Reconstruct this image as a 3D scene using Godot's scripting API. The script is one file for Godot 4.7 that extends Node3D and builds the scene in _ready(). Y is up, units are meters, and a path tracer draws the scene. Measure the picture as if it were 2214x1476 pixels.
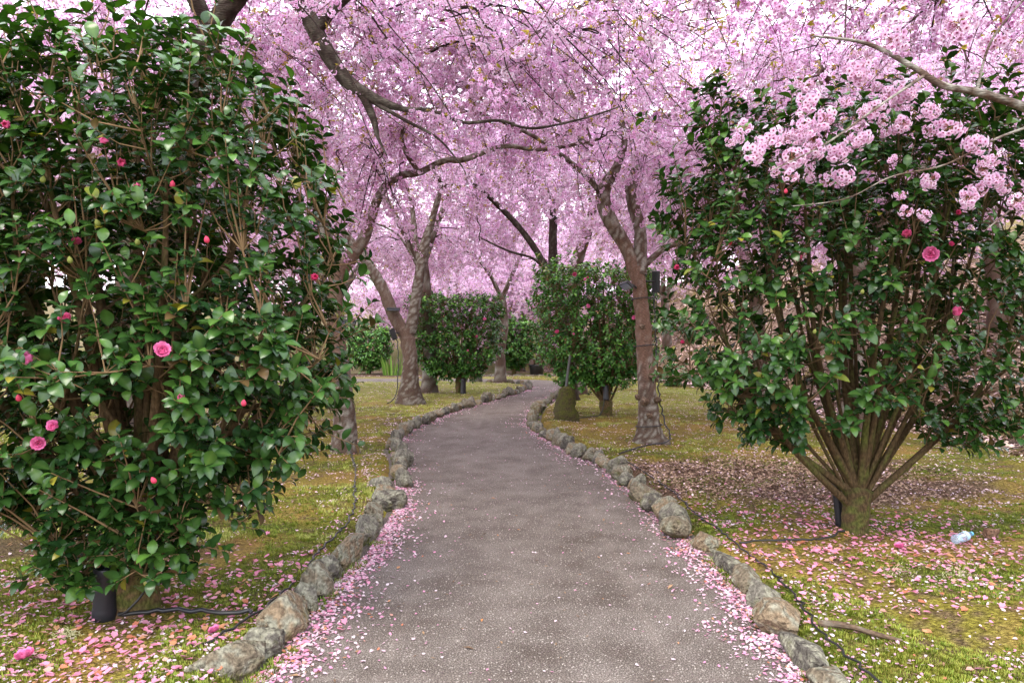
extends Node3D
# A gravel path winding between clipped camellias under weeping cherries in bloom. Metres, y up, the camera looks along -z.

var rng := RandomNumberGenerator.new()
var nz := FastNoiseLite.new()
var nz2 := FastNoiseLite.new()
var M := {}
var leaf_meshes := []
var sprigs := []
var far_sprigs := []
var flower_meshes := []
var petal_meshes := []

# the two edges of the path: distance in front of the camera, then x
const LD := [-10.0, 3.03, 3.28, 3.78, 4.2, 4.83, 5.84, 6.33, 7.37, 8.48, 9.56, 10.7, 11.83, 13.2, 15.0, 16.6, 18.4, 20.4, 22.5, 23.3, 23.9, 24.3, 24.5, 26.0]
const LX := [-1.15, -1.11, -1.07, -1.08, -1.06, -0.99, -1.0, -1.03, -1.22, -1.41, -1.65, -1.77, -1.69, -1.5, -1.18, -0.72, -0.2, 0.3, 0.5, 0.2, -0.6, -3.0, -12.0, -12.0]
const RD := [-10.0, 3.1, 3.65, 4.3, 5.05, 6.16, 7.13, 7.75, 8.48, 9.0, 9.77, 10.7, 12.1, 13.6, 15.5, 17.7, 19.5, 21.4, 23.5, 25.0, 26.0, 26.6, 27.0, 27.2]
const RX := [1.35, 1.31, 1.31, 1.36, 1.31, 1.32, 1.28, 1.22, 1.11, 0.92, 0.78, 0.57, 0.45, 0.51, 0.73, 1.12, 1.55, 1.84, 2.0, 1.8, 1.2, -0.3, -3.0, -12.0]


class MB:
	var v := PackedVector3Array()
	var n := PackedVector3Array()
	var c := PackedColorArray()
	var i := PackedInt32Array()

	func vert(p: Vector3, nn: Vector3, col: Color) -> int:
		v.append(p); n.append(nn); c.append(col)
		return v.size() - 1

	func tri(a: int, b: int, d: int) -> void:
		i.append(a); i.append(b); i.append(d)

	func tube(pts: PackedVector3Array, rad: PackedFloat32Array, sides: int, c0: Color, c1: Color, noise: FastNoiseLite = null, bump := 0.0, bias := -0.2) -> void:
		var k := pts.size()
		if k < 2:
			return
		var t := (pts[1] - pts[0]).normalized()
		var u := t.cross(Vector3(0.13, 0.31, 0.94)).normalized()
		var first := v.size()
		for r in k:
			var tt := (pts[mini(r + 1, k - 1)] - pts[maxi(r - 1, 0)]).normalized()
			u = (u - tt * u.dot(tt)).normalized()
			var w := tt.cross(u)
			for s in sides:
				var a := TAU * s / sides
				var dir := u * cos(a) + w * sin(a)
				var p := pts[r] + dir * rad[r]
				var col := c0
				if noise:
					var f := noise.get_noise_3dv(p * 45.0)
					p += dir * (rad[r] * bump * (f * 1.1 + 0.22 * noise.get_noise_3d(p.x * 30.0, p.y * 70.0, p.z * 30.0)))
					col = c0.lerp(c1, clampf(noise.get_noise_3dv(p * 120.0 + Vector3(7, 3, 1)) * 3.6 + bias, 0.0, 1.0))
				else:
					col = c0.lerp(c1, float(r) / (k - 1))
				vert(p, dir, col)
		for r in k - 1:
			for s in sides:
				var a0 := first + r * sides + s
				var a1 := first + r * sides + (s + 1) % sides
				tri(a0, a0 + sides, a1 + sides)
				tri(a0, a1 + sides, a1)
		# round the end off with a fan
		var tip := vert(pts[k - 1] + (pts[k - 1] - pts[k - 2]).normalized() * rad[k - 1] * 0.5, (pts[k - 1] - pts[k - 2]).normalized(), c[v.size() - 1])
		for s in sides:
			tri(first + (k - 1) * sides + s, tip, first + (k - 1) * sides + (s + 1) % sides)

	func lathe(prof: Array, sides: int, col: Color, at := Transform3D()) -> void:
		var first := v.size()
		for r in prof.size():
			var q: Vector2 = prof[r]
			var e: Vector2 = (prof[mini(r + 1, prof.size() - 1)] - prof[maxi(r - 1, 0)]).normalized()
			for s in sides:
				var a := TAU * s / sides
				vert(at * Vector3(q.x * cos(a), q.y, -q.x * sin(a)), (at.basis * Vector3(e.y * cos(a), -e.x, -e.y * sin(a))).normalized(), col)
		for r in prof.size() - 1:
			for s in sides:
				var a0 := first + r * sides + s
				var a1 := first + r * sides + (s + 1) % sides
				tri(a0, a0 + sides, a1 + sides)
				tri(a0, a1 + sides, a1)

	func box(s: Vector3, col: Color, at := Transform3D(), ch := 0.08) -> void:
		# a box with chamfered edges: eight corners of three points each
		var h := s * 0.5
		var b := minf(h.x, minf(h.y, h.z)) * ch * 2.0
		var ids := {}
		for x in [-1, 1]:
			for y in [-1, 1]:
				for z in [-1, 1]:
					for ax in 3:
						var p := Vector3(x * h.x, y * h.y, z * h.z)
						var nn := Vector3.ZERO
						for k in 3:
							if k != ax:
								p[k] -= signf(p[k]) * b
						nn[ax] = signf(p[ax])
						ids[[x, y, z, ax]] = vert(at * p, (at.basis * nn).normalized(), col)
		for ax in 3:
			var o1 := (ax + 1) % 3
			var o2 := (ax + 2) % 3
			for sg in [-1, 1]:
				var q := []
				for pr in [[-1, -1], [1, -1], [1, 1], [-1, 1]]:
					var key := [0, 0, 0, ax]
					key[ax] = sg; key[o1] = pr[0]; key[o2] = pr[1]
					q.append(ids[key])
				if sg > 0:
					tri(q[0], q[2], q[1]); tri(q[0], q[3], q[2])
				else:
					tri(q[0], q[1], q[2]); tri(q[0], q[2], q[3])
		for ax in 3:
			var o1 := (ax + 1) % 3
			var o2 := (ax + 2) % 3
			for s1 in [-1, 1]:
				for s2 in [-1, 1]:
					var q := []
					for e in [[-1, o1], [1, o1], [1, o2], [-1, o2]]:
						var key := [0, 0, 0, e[1]]
						key[ax] = e[0]; key[o1] = s1; key[o2] = s2
						q.append(ids[key])
					if s1 * s2 > 0:
						tri(q[0], q[1], q[2]); tri(q[0], q[2], q[3])
					else:
						tri(q[0], q[2], q[1]); tri(q[0], q[3], q[2])
		for x in [-1, 1]:
			for y in [-1, 1]:
				for z in [-1, 1]:
					tri(ids[[x, y, z, 0]], ids[[x, y, z, 1 if x * y * z < 0 else 2]], ids[[x, y, z, 2 if x * y * z < 0 else 1]])

	func surface(m: ArrayMesh, mat: Material) -> void:
		var a := []
		a.resize(Mesh.ARRAY_MAX)
		a[Mesh.ARRAY_VERTEX] = v
		a[Mesh.ARRAY_NORMAL] = n
		a[Mesh.ARRAY_COLOR] = c
		a[Mesh.ARRAY_INDEX] = i
		m.add_surface_from_arrays(Mesh.PRIMITIVE_TRIANGLES, a)
		m.surface_set_material(m.get_surface_count() - 1, mat)

	func mesh(mat: Material) -> ArrayMesh:
		var m := ArrayMesh.new()
		if v.size():
			surface(m, mat)
		return m


# ---------------------------------------------------------------- small helpers
func lin(r: float, g: float, b: float) -> Color:
	return Color(r, g, b)


func tint(c: Color, k: float) -> Color:
	return Color(c.r * k, c.g * k, c.b * k)


func tag(o: Node, label := "", category := "", group := "", kind := "") -> Node:
	if label: o.set_meta("label", label)
	if category: o.set_meta("category", category)
	if group: o.set_meta("group", group)
	if kind: o.set_meta("kind", kind)
	return o


var used := {}
func numbered(called: String) -> String:
	used[called] = used.get(called, -1) + 1
	return called if used[called] == 0 else "%s_%03d" % [called, used[called]]


func root(called: String, at := Vector3.ZERO) -> Node3D:
	var o := Node3D.new()
	o.name = numbered(called)
	o.position = at
	add_child(o, true)
	return o


func part(called: String, m: Mesh, parent: Node, at := Transform3D()) -> MeshInstance3D:
	var o := MeshInstance3D.new()
	var k: int = parent.get_meta("n_" + called, 0) if parent != self else 0
	if parent == self:
		o.name = numbered(called)
	else:
		o.name = called if k == 0 else "%s_%03d" % [called, k]
		parent.set_meta("n_" + called, k + 1)
	o.mesh = m
	o.transform = at
	parent.add_child(o, true)
	return o


func many(called: String, m: Mesh, xs: Array, cols: Array, parent: Node) -> MultiMeshInstance3D:
	var mm := MultiMesh.new()
	mm.transform_format = MultiMesh.TRANSFORM_3D
	mm.use_colors = cols.size() > 0
	mm.mesh = m
	mm.instance_count = xs.size()
	for k in xs.size():
		mm.set_instance_transform(k, xs[k])
		if cols.size():
			mm.set_instance_color(k, cols[k])
	var o := MultiMeshInstance3D.new()
	var k: int = parent.get_meta("n_" + called, 0) if parent != self else 0
	if parent == self:
		o.name = numbered(called)
	else:
		o.name = called if k == 0 else "%s_%03d" % [called, k]
		parent.set_meta("n_" + called, k + 1)
	o.multimesh = mm
	o.set_meta("kind", "stuff")
	parent.add_child(o, true)
	return o


func pl(xs: Array, ys: Array, x: float) -> float:
	if x <= xs[0]:
		return ys[0]
	for k in range(1, xs.size()):
		if x < xs[k]:
			return lerpf(ys[k - 1], ys[k], (x - xs[k - 1]) / (xs[k] - xs[k - 1]))
	return ys[ys.size() - 1]


func inside_path(x: float, z: float) -> float:   # metres inside the path, negative outside
	var d := -z
	if d > 27.1:
		return 27.1 - d
	return minf(x - pl(LD, LX, d), pl(RD, RX, d) - x)


func bank(x: float, z: float) -> float:           # how far up the bank a place lies, in metres from its foot
	var d := -z
	var w := 0.5 * sin(z * 0.37) + 0.3 * sin(z * 0.91 + 1.0)
	return x - (6.5 - clampf((d - 19.0) * 0.36, 0.0, 6.5)) + w * 0.6


func height(x: float, z: float) -> float:
	var d := -z
	var y := 0.05 + 0.03 * nz.get_noise_2d(x * 14.0, z * 14.0) + 0.05 * nz.get_noise_2d(x * 3.0, z * 3.0)
	var e := inside_path(x, z)
	if e > -0.14:
		y = lerpf(y, -0.05, smoothstep(-0.14, 0.03, e))
	var t := bank(x, z)
	var hill := 0.0
	if t > 0.0:
		hill = 0.60 * t * smoothstep(0.0, 1.6, t)
		hill = 11.0 * (1.0 - exp(-hill / 11.0))
	var t2 := d - 33.0
	if t2 > 0.0:
		hill = maxf(hill, 9.0 * (1.0 - exp(-0.26 * t2 / 9.0)))
	if hill > 0.2:
		hill += 0.25 * nz.get_noise_2d(x * 6.0, z * 6.0)
	return y + maxf(hill, 0.0)


func path_y(x: float, z: float) -> float:
	return 0.004 + 0.012 * nz.get_noise_2d(x * 9.0, z * 9.0)


func spline(ctrl: Array, step: float) -> Array:   # Catmull-Rom through [x, y, z, radius] rows -> [points, radii]
	var pts := PackedVector3Array()
	var rad := PackedFloat32Array()
	for k in ctrl.size() - 1:
		var a: Array = ctrl[maxi(k - 1, 0)]
		var b: Array = ctrl[k]
		var c: Array = ctrl[k + 1]
		var d: Array = ctrl[mini(k + 2, ctrl.size() - 1)]
		var p0 := Vector3(a[0], a[1], a[2])
		var p1 := Vector3(b[0], b[1], b[2])
		var p2 := Vector3(c[0], c[1], c[2])
		var p3 := Vector3(d[0], d[1], d[2])
		var m := maxi(1, int(ceil(p1.distance_to(p2) / step)))
		for q in m + (1 if k == ctrl.size() - 2 else 0):
			var t := float(q) / m
			pts.append(p1.cubic_interpolate(p2, p0, p3, t))
			rad.append(lerpf(b[3], c[3], t))
	return [pts, rad]


func noise_tex(kind: int, freq: float, seed_: int, size: int, lo: Color, hi: Color, octaves := 4, mid = null) -> NoiseTexture2D:
	var f := FastNoiseLite.new()
	f.noise_type = kind
	f.frequency = freq
	f.seed = seed_
	f.fractal_octaves = octaves
	if octaves <= 1:
		f.fractal_type = FastNoiseLite.FRACTAL_NONE
	var g := Gradient.new()
	g.set_color(0, lo)
	g.set_color(1, hi)
	if mid != null:
		g.add_point(0.5, mid)
	var t := NoiseTexture2D.new()
	t.width = size
	t.height = size
	t.seamless = true
	t.noise = f
	t.color_ramp = g
	return t


func mat(called: String, rough: float, spec := 0.5, back = null) -> StandardMaterial3D:
	var m := StandardMaterial3D.new()
	m.resource_name = called
	m.vertex_color_use_as_albedo = true
	m.roughness = rough
	m.metallic_specular = spec
	m.cull_mode = BaseMaterial3D.CULL_DISABLED if back != null else BaseMaterial3D.CULL_BACK
	if back != null:
		m.backlight_enabled = true
		m.backlight = back
	M[called] = m
	return m


func skin(m: StandardMaterial3D, albedo: Texture2D, scale: Vector3, bump: Texture2D = null, depth := 1.0, world := true) -> void:
	m.albedo_texture = albedo
	m.uv1_triplanar = true
	m.uv1_world_triplanar = world
	m.uv1_scale = scale
	if bump:
		m.heightmap_enabled = true
		m.heightmap_texture = bump
		m.heightmap_scale = depth


func materials() -> void:
	var S := FastNoiseLite.TYPE_SIMPLEX_SMOOTH
	var C := FastNoiseLite.TYPE_CELLULAR
	var w := Color(1, 1, 1)
	mat("leaf", 0.27, 0.42, Color(0.45, 0.55, 0.12))
	mat("petal", 0.65, 0.3, Color(0.9, 0.9, 0.9))
	mat("blossom", 0.7, 0.25, Color(1.2, 1.2, 1.2))
	mat("twig", 0.85, 0.3)
	mat("grass", 0.6, 0.3, Color(0.5, 0.6, 0.2))
	mat("litter", 0.9, 0.2)
	mat("chip", 0.85, 0.3)
	mat("plastic", 0.42, 0.5)
	mat("metal", 0.35, 0.5)
	var g := mat("glass", 0.08, 0.5)
	g.albedo_color = Color(0.75, 0.78, 0.85)
	g.metallic = 0.6
	var b := mat("clear", 0.06, 0.5)
	b.transparency = BaseMaterial3D.TRANSPARENCY_ALPHA
	b.albedo_color = Color(0.70, 0.78, 0.88, 0.26)
	b.cull_mode = BaseMaterial3D.CULL_DISABLED
	var rough := noise_tex(S, 0.02, 3, 512, Color(0, 0, 0), w, 5)
	var bark := mat("bark", 0.85, 0.3)
	skin(bark, noise_tex(S, 0.03, 11, 1024, Color(0.36, 0.34, 0.34), w, 6), Vector3(0.8, 5.5, 0.8), rough, 0.7)
	var cb := mat("camellia_bark", 0.85, 0.3)
	skin(cb, noise_tex(S, 0.02, 15, 512, Color(0.5, 0.5, 0.48), w, 5), Vector3(5.0, 2.2, 5.0), rough, 1.0)
	var st := mat("stone", 0.9, 0.3)
	skin(st, noise_tex(S, 0.014, 21, 1024, Color(0.42, 0.41, 0.40), w, 6), Vector3(2.6, 2.6, 2.6), rough, 2.5)
	var so := mat("soil", 0.95, 0.2)
	skin(so, noise_tex(S, 0.03, 31, 1024, Color(0.38, 0.36, 0.32), w, 6), Vector3(0.9, 0.9, 0.9), noise_tex(S, 0.05, 33, 1024, Color(0, 0, 0), w, 4), 3.0)
	var gr := mat("gravel", 0.95, 0.25)
	skin(gr, noise_tex(C, 0.16, 41, 1024, Color(0.30, 0.28, 0.28), w, 3, Color(0.70, 0.68, 0.68)), Vector3(0.8, 0.8, 0.8), noise_tex(C, 0.2, 43, 1024, Color(0, 0, 0), w, 2), 1.2)


# ---------------------------------------------------------------- plants: pieces
func make_leaf(L: float, W: float, droop: float, fold: float, col: Color, rib: Color) -> ArrayMesh:
	var b := MB.new()
	var rows := 7
	var ids := []
	for r in rows + 1:
		var t := float(r) / rows
		var w := W * 0.5 * pow(sin(PI * pow(t, 0.92)), 0.78) if r < rows and r > 0 else 0.0
		w = maxf(w, 0.0016 if r == 0 else 0.0)
		var y := -droop * t * t * L + 0.10 * L * sin(PI * t)
		var sl := atan(droop * 2.0 * t - 0.1 * PI * cos(PI * t))
		var up := Vector3(sin(sl), cos(sl), 0.0)
		var row := []
		for s in [-1.0, 0.0, 1.0]:
			var nn := (up + Vector3(0, 0, -s * fold * 0.9)).normalized()
			var cc := rib if s == 0.0 else tint(col, 1.0 - 0.12 * absf(s))
			row.append(b.vert(Vector3(t * L, y + fold * absf(s) * w, s * w), nn, cc))
		ids.append(row)
	for r in rows:
		for s in 2:
			var a: int = ids[r][s]
			var bb: int = ids[r][s + 1]
			var c: int = ids[r + 1][s]
			var d: int = ids[r + 1][s + 1]
			b.tri(a, c, bb)
			if r < rows - 1:
				b.tri(bb, c, d)
	return b.mesh(M.leaf)


func add_flower(b: MB, at: Vector3, nrm: Vector3, r: float, deep: Color, pale: Color, layers: int, cup: float) -> void:
	var u := nrm.cross(Vector3(0.37, 0.81, -0.45)).normalized()
	var w := nrm.cross(u)
	for q in layers:
		var rr := r * (1.0 - 0.28 * q)
		var lift := cup + 0.28 * q
		var ph := rng.randf() * TAU
		for k in 5:
			var a := ph + TAU * k / 5.0 + rng.randf_range(-0.15, 0.15)
			var d := u * cos(a) + w * sin(a)
			var e := w * cos(a) - u * sin(a)
			var nn := (nrm - d * lift * 0.5).normalized()
			var kk := rng.randf_range(0.88, 1.08)
			var p := tint(pale, kk)
			var i0 := b.vert(at + d * rr * 0.06, nn, deep.lerp(pale, 0.45))
			var i1 := b.vert(at + d * rr * 0.6 + e * rr * 0.46 + nrm * rr * (lift * 0.6 + 0.10), (nn - e * 0.25).normalized(), p)
			var i2 := b.vert(at + d * rr * rng.randf_range(0.92, 1.06) + nrm * rr * lift, nn, p)
			var i3 := b.vert(at + d * rr * 0.6 - e * rr * 0.46 + nrm * rr * (lift * 0.6 + 0.10), (nn + e * 0.25).normalized(), p)
			b.tri(i0, i1, i2)
			b.tri(i0, i2, i3)
	var dark := Color(deep.r * 0.55, deep.g * 0.30, deep.b * 0.45)
	var c0 := b.vert(at + nrm * r * 0.20, nrm, dark)
	var ring := []
	for k in 4:
		var a := TAU * k / 4.0
		ring.append(b.vert(at + (u * cos(a) + w * sin(a)) * r * 0.29 + nrm * r * 0.11, nrm, dark))
	for k in 4:
		b.tri(c0, ring[(k + 1) % 4], ring[k])


func make_sprig(L: float, n_clusters: int, flowers: int, layers: int, fr: float, seed_: int) -> ArrayMesh:
	rng.seed = seed_
	var tw := MB.new()
	var fl := MB.new()
	var pts := PackedVector3Array()
	var rad := PackedFloat32Array()
	var out := rng.randf_range(0.45, 0.95)
	var drop := rng.randf_range(0.25, 0.85)
	var ph := rng.randf() * TAU
	for k in 8:
		var t := k / 7.0
		pts.append(Vector3(out * L * (1.0 - pow(1.0 - t, 1.6)), -L * pow(t, 1.6) * drop + 0.05 * L * sin(t * 5.0 + ph), 0.09 * L * sin(t * 4.0 + ph * 2.0)))
		rad.append(lerpf(0.0058, 0.0022, t))
	var bc := lin(0.085, 0.052, 0.042)
	tw.tube(pts, rad, 3, bc, tint(bc, 1.4))
	var deep := lin(0.62, 0.15, 0.33)
	for k in n_clusters:
		var t := clampf((k + rng.randf_range(0.1, 0.9)) / n_clusters, 0.08, 1.0)
		var q := t * 7.0
		var base := pts[int(q)].lerp(pts[mini(int(q) + 1, 7)], q - int(q))
		# a short spur carries the cluster
		var sd := Vector3(rng.randf_range(-1, 1), rng.randf_range(-0.9, 0.5), rng.randf_range(-1, 1)).normalized()
		var end := base + sd * rng.randf_range(0.01, 0.10)
		tw.tube(PackedVector3Array([base, end]), PackedFloat32Array([0.0022, 0.0014]), 3, bc, bc)
		if rng.randf() < 0.13:
			# young bronze and yellow-green leaves
			for j in 6:
				var d := (sd * 0.6 + Vector3(rng.randf_range(-1, 1), rng.randf_range(-0.9, 0.6), rng.randf_range(-1, 1))).normalized()
				var e := d.cross(Vector3(rng.randf_range(-1, 1), rng.randf_range(-1, 1), rng.randf_range(-1, 1))).normalized()
				var lc := lin(0.42, 0.38, 0.06).lerp(lin(0.36, 0.15, 0.07), rng.randf() * rng.randf())
				var nn := d.cross(e)
				var a0 := fl.vert(end, nn, lc)
				var a1 := fl.vert(end + d * 0.024 + e * 0.009, nn, lc)
				var a2 := fl.vert(end + d * 0.05, nn, lc)
				var a3 := fl.vert(end + d * 0.024 - e * 0.009, nn, lc)
				fl.tri(a0, a1, a2); fl.tri(a0, a2, a3)
			continue
		var m := maxi(2, flowers + rng.randi_range(-4, 2))
		var warm := rng.randf()
		for j in m:
			var d := Vector3(rng.randf_range(-1, 1), rng.randf_range(-1.2, 0.7), rng.randf_range(-1, 1)).normalized()
			var c := end + d * rng.randf_range(0.022, 0.046)
			var nn := (d + Vector3(rng.randf_range(-0.4, 0.4), rng.randf_range(-0.5, 0.2), rng.randf_range(-0.4, 0.4))).normalized()
			var pale := lin(0.96, 0.91, 0.98).lerp(lin(0.90, 0.66, 0.88), clampf(warm * 0.7 + rng.randf_range(-0.2, 0.4), 0.0, 1.0))
			add_flower(fl, c, nn, fr * rng.randf_range(0.8, 1.12), deep, pale, layers, rng.randf_range(0.15, 0.6))
	var mesh := ArrayMesh.new()
	tw.surface(mesh, M.twig)
	fl.surface(mesh, M.blossom)
	return mesh


func pieces() -> void:
	var greens := [lin(0.019, 0.062, 0.016), lin(0.030, 0.085, 0.017), lin(0.014, 0.048, 0.018), lin(0.048, 0.115, 0.018), lin(0.16, 0.18, 0.03)]
	for k in greens.size():
		var g: Color = greens[k]
		leaf_meshes.append(make_leaf(0.090, 0.052, 0.10 + 0.06 * (k % 3), 0.16 + 0.05 * (k % 2), g, g.lerp(lin(0.16, 0.24, 0.06), 0.25)))
	leaf_meshes.append(make_leaf(0.090, 0.052, 0.13, 0.18, lin(0.8, 0.8, 0.8), lin(1, 1, 0.95)))   # tinted copy by copy
	for k in 7:
		sprigs.append(make_sprig(0.50 + 0.07 * k, 5 + k, 10, 2 if k < 4 else 1, 0.0195, 100 + k))
	for k in 6:
		far_sprigs.append(make_sprig(0.75 + 0.1 * k, 9 + k, 10, 1, 0.023, 300 + k))
	for k in 4:
		rng.seed = 500 + k
		var b := MB.new()
		add_flower(b, Vector3.ZERO, Vector3.UP, 0.0180, lin(0.60, 0.14, 0.30), lin(0.96, 0.88, 0.97).lerp(lin(0.89, 0.68, 0.87), 0.3 * k), 2, 0.2 + 0.1 * k)
		flower_meshes.append(b.mesh(M.blossom))
	# camellia petals: cupped, notched
	for k in 3:
		var b := MB.new()
		var c0: Color = [lin(0.70, 0.14, 0.31), lin(0.76, 0.22, 0.44), lin(0.66, 0.07, 0.21)][k]
		var ids := []
		for r in 5:
			var t := r / 4.0
			var w := 0.024 * pow(sin(PI * (0.08 + 0.80 * t)), 0.7)
			var row := []
			for s in 5:
				var f := s / 2.0 - 1.0
				var y := 0.010 * t * t * 1.6 + 0.009 * f * f * t
				var x := 0.034 * t - (0.004 if s == 2 and r == 4 else 0.0) - 0.006 * f * f * (1.0 if r == 4 else 0.0)
				row.append(b.vert(Vector3(x, y, f * w), Vector3(-0.5 * t, 1.0, -0.5 * f).normalized(), tint(c0, 0.8 + 0.35 * t)))
			ids.append(row)
		for r in 4:
			for s in 4:
				b.tri(ids[r][s], ids[r + 1][s], ids[r + 1][s + 1])
				b.tri(ids[r][s], ids[r + 1][s + 1], ids[r][s + 1])
		petal_meshes.append(b.mesh(M.petal))


func camellia_flower(parent: Node, at: Vector3, face: Vector3, size: float, tone: int, open := 1.0) -> void:
	# a flower is its green calyx with the petals as pieces of their own
	var y := face.normalized()
	var x := y.cross(Vector3(0.2, 0.9, 0.38)).normalized()
	var o := part("flower", M.calyx_mesh, parent, Transform3D(Basis(x, y, x.cross(y)).scaled_local(Vector3.ONE * size), at))
	for ring in [[6, 0.15, 1.12, 0.0], [5, 0.55, 0.92, 0.5], [4, 0.95, 0.68, 0.2]]:
		for k in ring[0]:
			var a: float = TAU * (k + ring[3]) / ring[0] + rng.randf_range(-0.12, 0.12)
			var tilt: float = lerpf(1.25, ring[1], open) + rng.randf_range(-0.1, 0.1)
			var bs := Basis(Vector3.UP, a) * Basis(Vector3.BACK, tilt)
			part("petal", petal_meshes[tone], o, Transform3D(bs.scaled_local(Vector3.ONE * ring[2] * rng.randf_range(0.92, 1.06)), Vector3.UP * 0.004))


func camellia_bud(parent: Node, at: Vector3, dir: Vector3, size: float, pink: bool) -> void:
	var y := dir.normalized()
	var x := y.cross(Vector3(0.2, 0.3, 0.9)).normalized()
	part("flower_bud", M.pink_bud if pink else M.green_bud, parent, Transform3D(Basis(x, y, x.cross(y)).scaled_local(Vector3.ONE * size), at))


# a camellia clipped to an upright block: trunk, stems fanning out, twigs, leaves
func camellia(label: String, base: Vector3, cx: float, hw: float, hd: float, y0: float, y1: float, top: float, n_twigs: int, leaf_size: float, n_parts: int, seed_: int, trunk: Array, n_stems: int, bright := 1.0, lobe := 2.6, slope := false, open := false) -> Node3D:
	rng.seed = seed_
	var o := root("camellia_bush", base)
	tag(o, label, "camellia", "clipped camellias beside the path")
	var brown := tint(lin(0.26, 0.165, 0.085), 0.5 if open else 0.85)
	var mossy := lin(0.13, 0.14, 0.035)
	var sp := spline(trunk, 0.03)
	var tb := MB.new()
	tb.tube(sp[0], sp[1], 16, brown, mossy, nz, 0.22, 0.25)
	part("trunk", tb.mesh(M.camellia_bark), o)
	var fork: Vector3 = sp[0][sp[0].size() - 1]
	var fr: float = sp[1][sp[1].size() - 1]
	var nodes := PackedVector3Array()
	for k in n_stems:
		var u := -1.0 + 2.0 * (k + 0.5) / n_stems + rng.randf_range(-0.1, 0.1)
		var tall := rng.randf_range(0.55, 0.97)
		var tgt := Vector3(cx + u * hw * 0.9, lerpf(y1, top, tall) if absf(u) < 0.75 else lerpf(y1 + 0.25, y1 + 1.1, rng.randf()), rng.randf_range(-0.8, 0.8) * hd)
		var from: Vector3 = sp[0][maxi(0, sp[0].size() - 1 - rng.randi_range(0, 5))]
		var rr := fr * (rng.randf_range(0.11, 0.27) if open else rng.randf_range(0.15, 0.30))
		var mid := from.lerp(tgt, 0.42) + Vector3(u * hw * (0.20 if open else 0.06), -0.02 * (tgt.y - from.y), 0.0)
		var m2 := from.lerp(tgt, 0.75) + Vector3(u * hw * (0.14 if open else 0.05) + rng.randf_range(-0.06, 0.06), 0.04, rng.randf_range(-0.06, 0.06))
		var q := spline([[from.x, from.y - 0.04, from.z, rr * 1.25], [mid.x, mid.y, mid.z, rr * 0.8], [m2.x, m2.y, m2.z, rr * 0.5], [tgt.x, tgt.y, tgt.z, rr * 0.22]], 0.09)
		var b := MB.new()
		b.tube(q[0], q[1], 8, brown, mossy, nz, 0.12, -0.45)
		part("stem", b.mesh(M.camellia_bark), o)
		for j in range(2, q[0].size()):
			nodes.append(q[0][j])
		# two or three side branches of each stem
		for j in 3:
			var at := rng.randi_range(int(q[0].size() * 0.3), q[0].size() - 2)
			var p0: Vector3 = q[0][at]
			var d := Vector3(rng.randf_range(-0.5, 0.5) + u * 0.3, rng.randf_range(0.4, 0.9), rng.randf_range(-0.6, 0.6)).normalized()
			var p1 := p0 + d * rng.randf_range(0.35, 0.75)
			p1.y = minf(p1.y, top - 0.1)
			p1.x = clampf(p1.x, cx - hw * 0.95, cx + hw * 0.95)
			p1.z = clampf(p1.z, -hd * 0.95, hd * 0.95)
			var r0: float = q[1][at] * 0.62
			var s := spline([[p0.x, p0.y, p0.z, r0], [(p0.x + p1.x) * 0.5 + d.x * 0.05, (p0.y + p1.y) * 0.5 - 0.03, (p0.z + p1.z) * 0.5 + d.z * 0.05, r0 * 0.7], [p1.x, p1.y, p1.z, r0 * 0.35]], 0.09)
			b = MB.new()
			b.tube(s[0], s[1], 6, brown, mossy, nz, 0.1, -0.6)
			part("side_branch", b.mesh(M.camellia_bark), o)
			for g in range(1, s[0].size()):
				nodes.append(s[0][g])
	var tw := MB.new()
	var xs := []
	var cols := []
	var score := []
	for k in n_twigs:
		# a place in the clipped block, most of them near its skin
		var a := Vector3(rng.randf_range(-1, 1), rng.randf_range(-1, 1), rng.randf_range(-1, 1))
		var nrm := pow(pow(absf(a.x), lobe * 1.6) + pow(absf(a.y), lobe * 1.6) + pow(absf(a.z), lobe), 1.0 / (lobe * 1.35))
		var s := rng.randf_range(0.80, 1.03) if rng.randf() < 0.72 else rng.randf_range(0.35, 0.8)
		if rng.randf() < (0.06 if lobe < 5.0 else 0.02):
			s = rng.randf_range(1.03, 1.14)
		a = a / maxf(nrm, 0.05) * s
		var yy := (y0 + top) * 0.5 + a.y * (top - y0) * 0.5
		var narrow := 1.0
		if yy < y1:
			narrow = lerpf(0.62, 1.0, smoothstep(0.0, 1.0, (yy - y0) / (y1 - y0)))
		var wob := 1.0 + (0.16 if lobe < 5.0 else 0.05) * nz2.get_noise_3d(a.x * 60.0 + seed_, a.y * 60.0, a.z * 60.0)
		var p := Vector3(cx + a.x * hw * narrow * wob, yy + (0.12 if lobe < 5.0 else 0.04) * nz2.get_noise_2d(a.x * 90.0, seed_ * 5.0), a.z * hd * narrow * wob)
		if open:
			# the stems stand bare in the middle, leaves hang lower at the sides
			var mid := p.x - 0.08
			if p.y < 0.55 + 0.45 * exp(-mid * mid / 0.2) + 0.12 * absf(mid):
				continue
			if p.y < 1.75 and absf(mid) < 0.75 and rng.randf() < 0.42:
				continue
			if p.y < 2.3 and a.z < 0.3 and rng.randf() < 0.25:
				continue
		if slope and k % 28 == 0:
			# a low skirt of leaves round the trunk
			p = Vector3(rng.randf_range(-0.42, 0.38), rng.randf_range(0.26, 0.62), rng.randf_range(-0.1, 0.40))
		elif slope and p.y < 1.2 and p.x > -0.3 and p.x < 0.45 and rng.randf() < 0.45:
			continue
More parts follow.
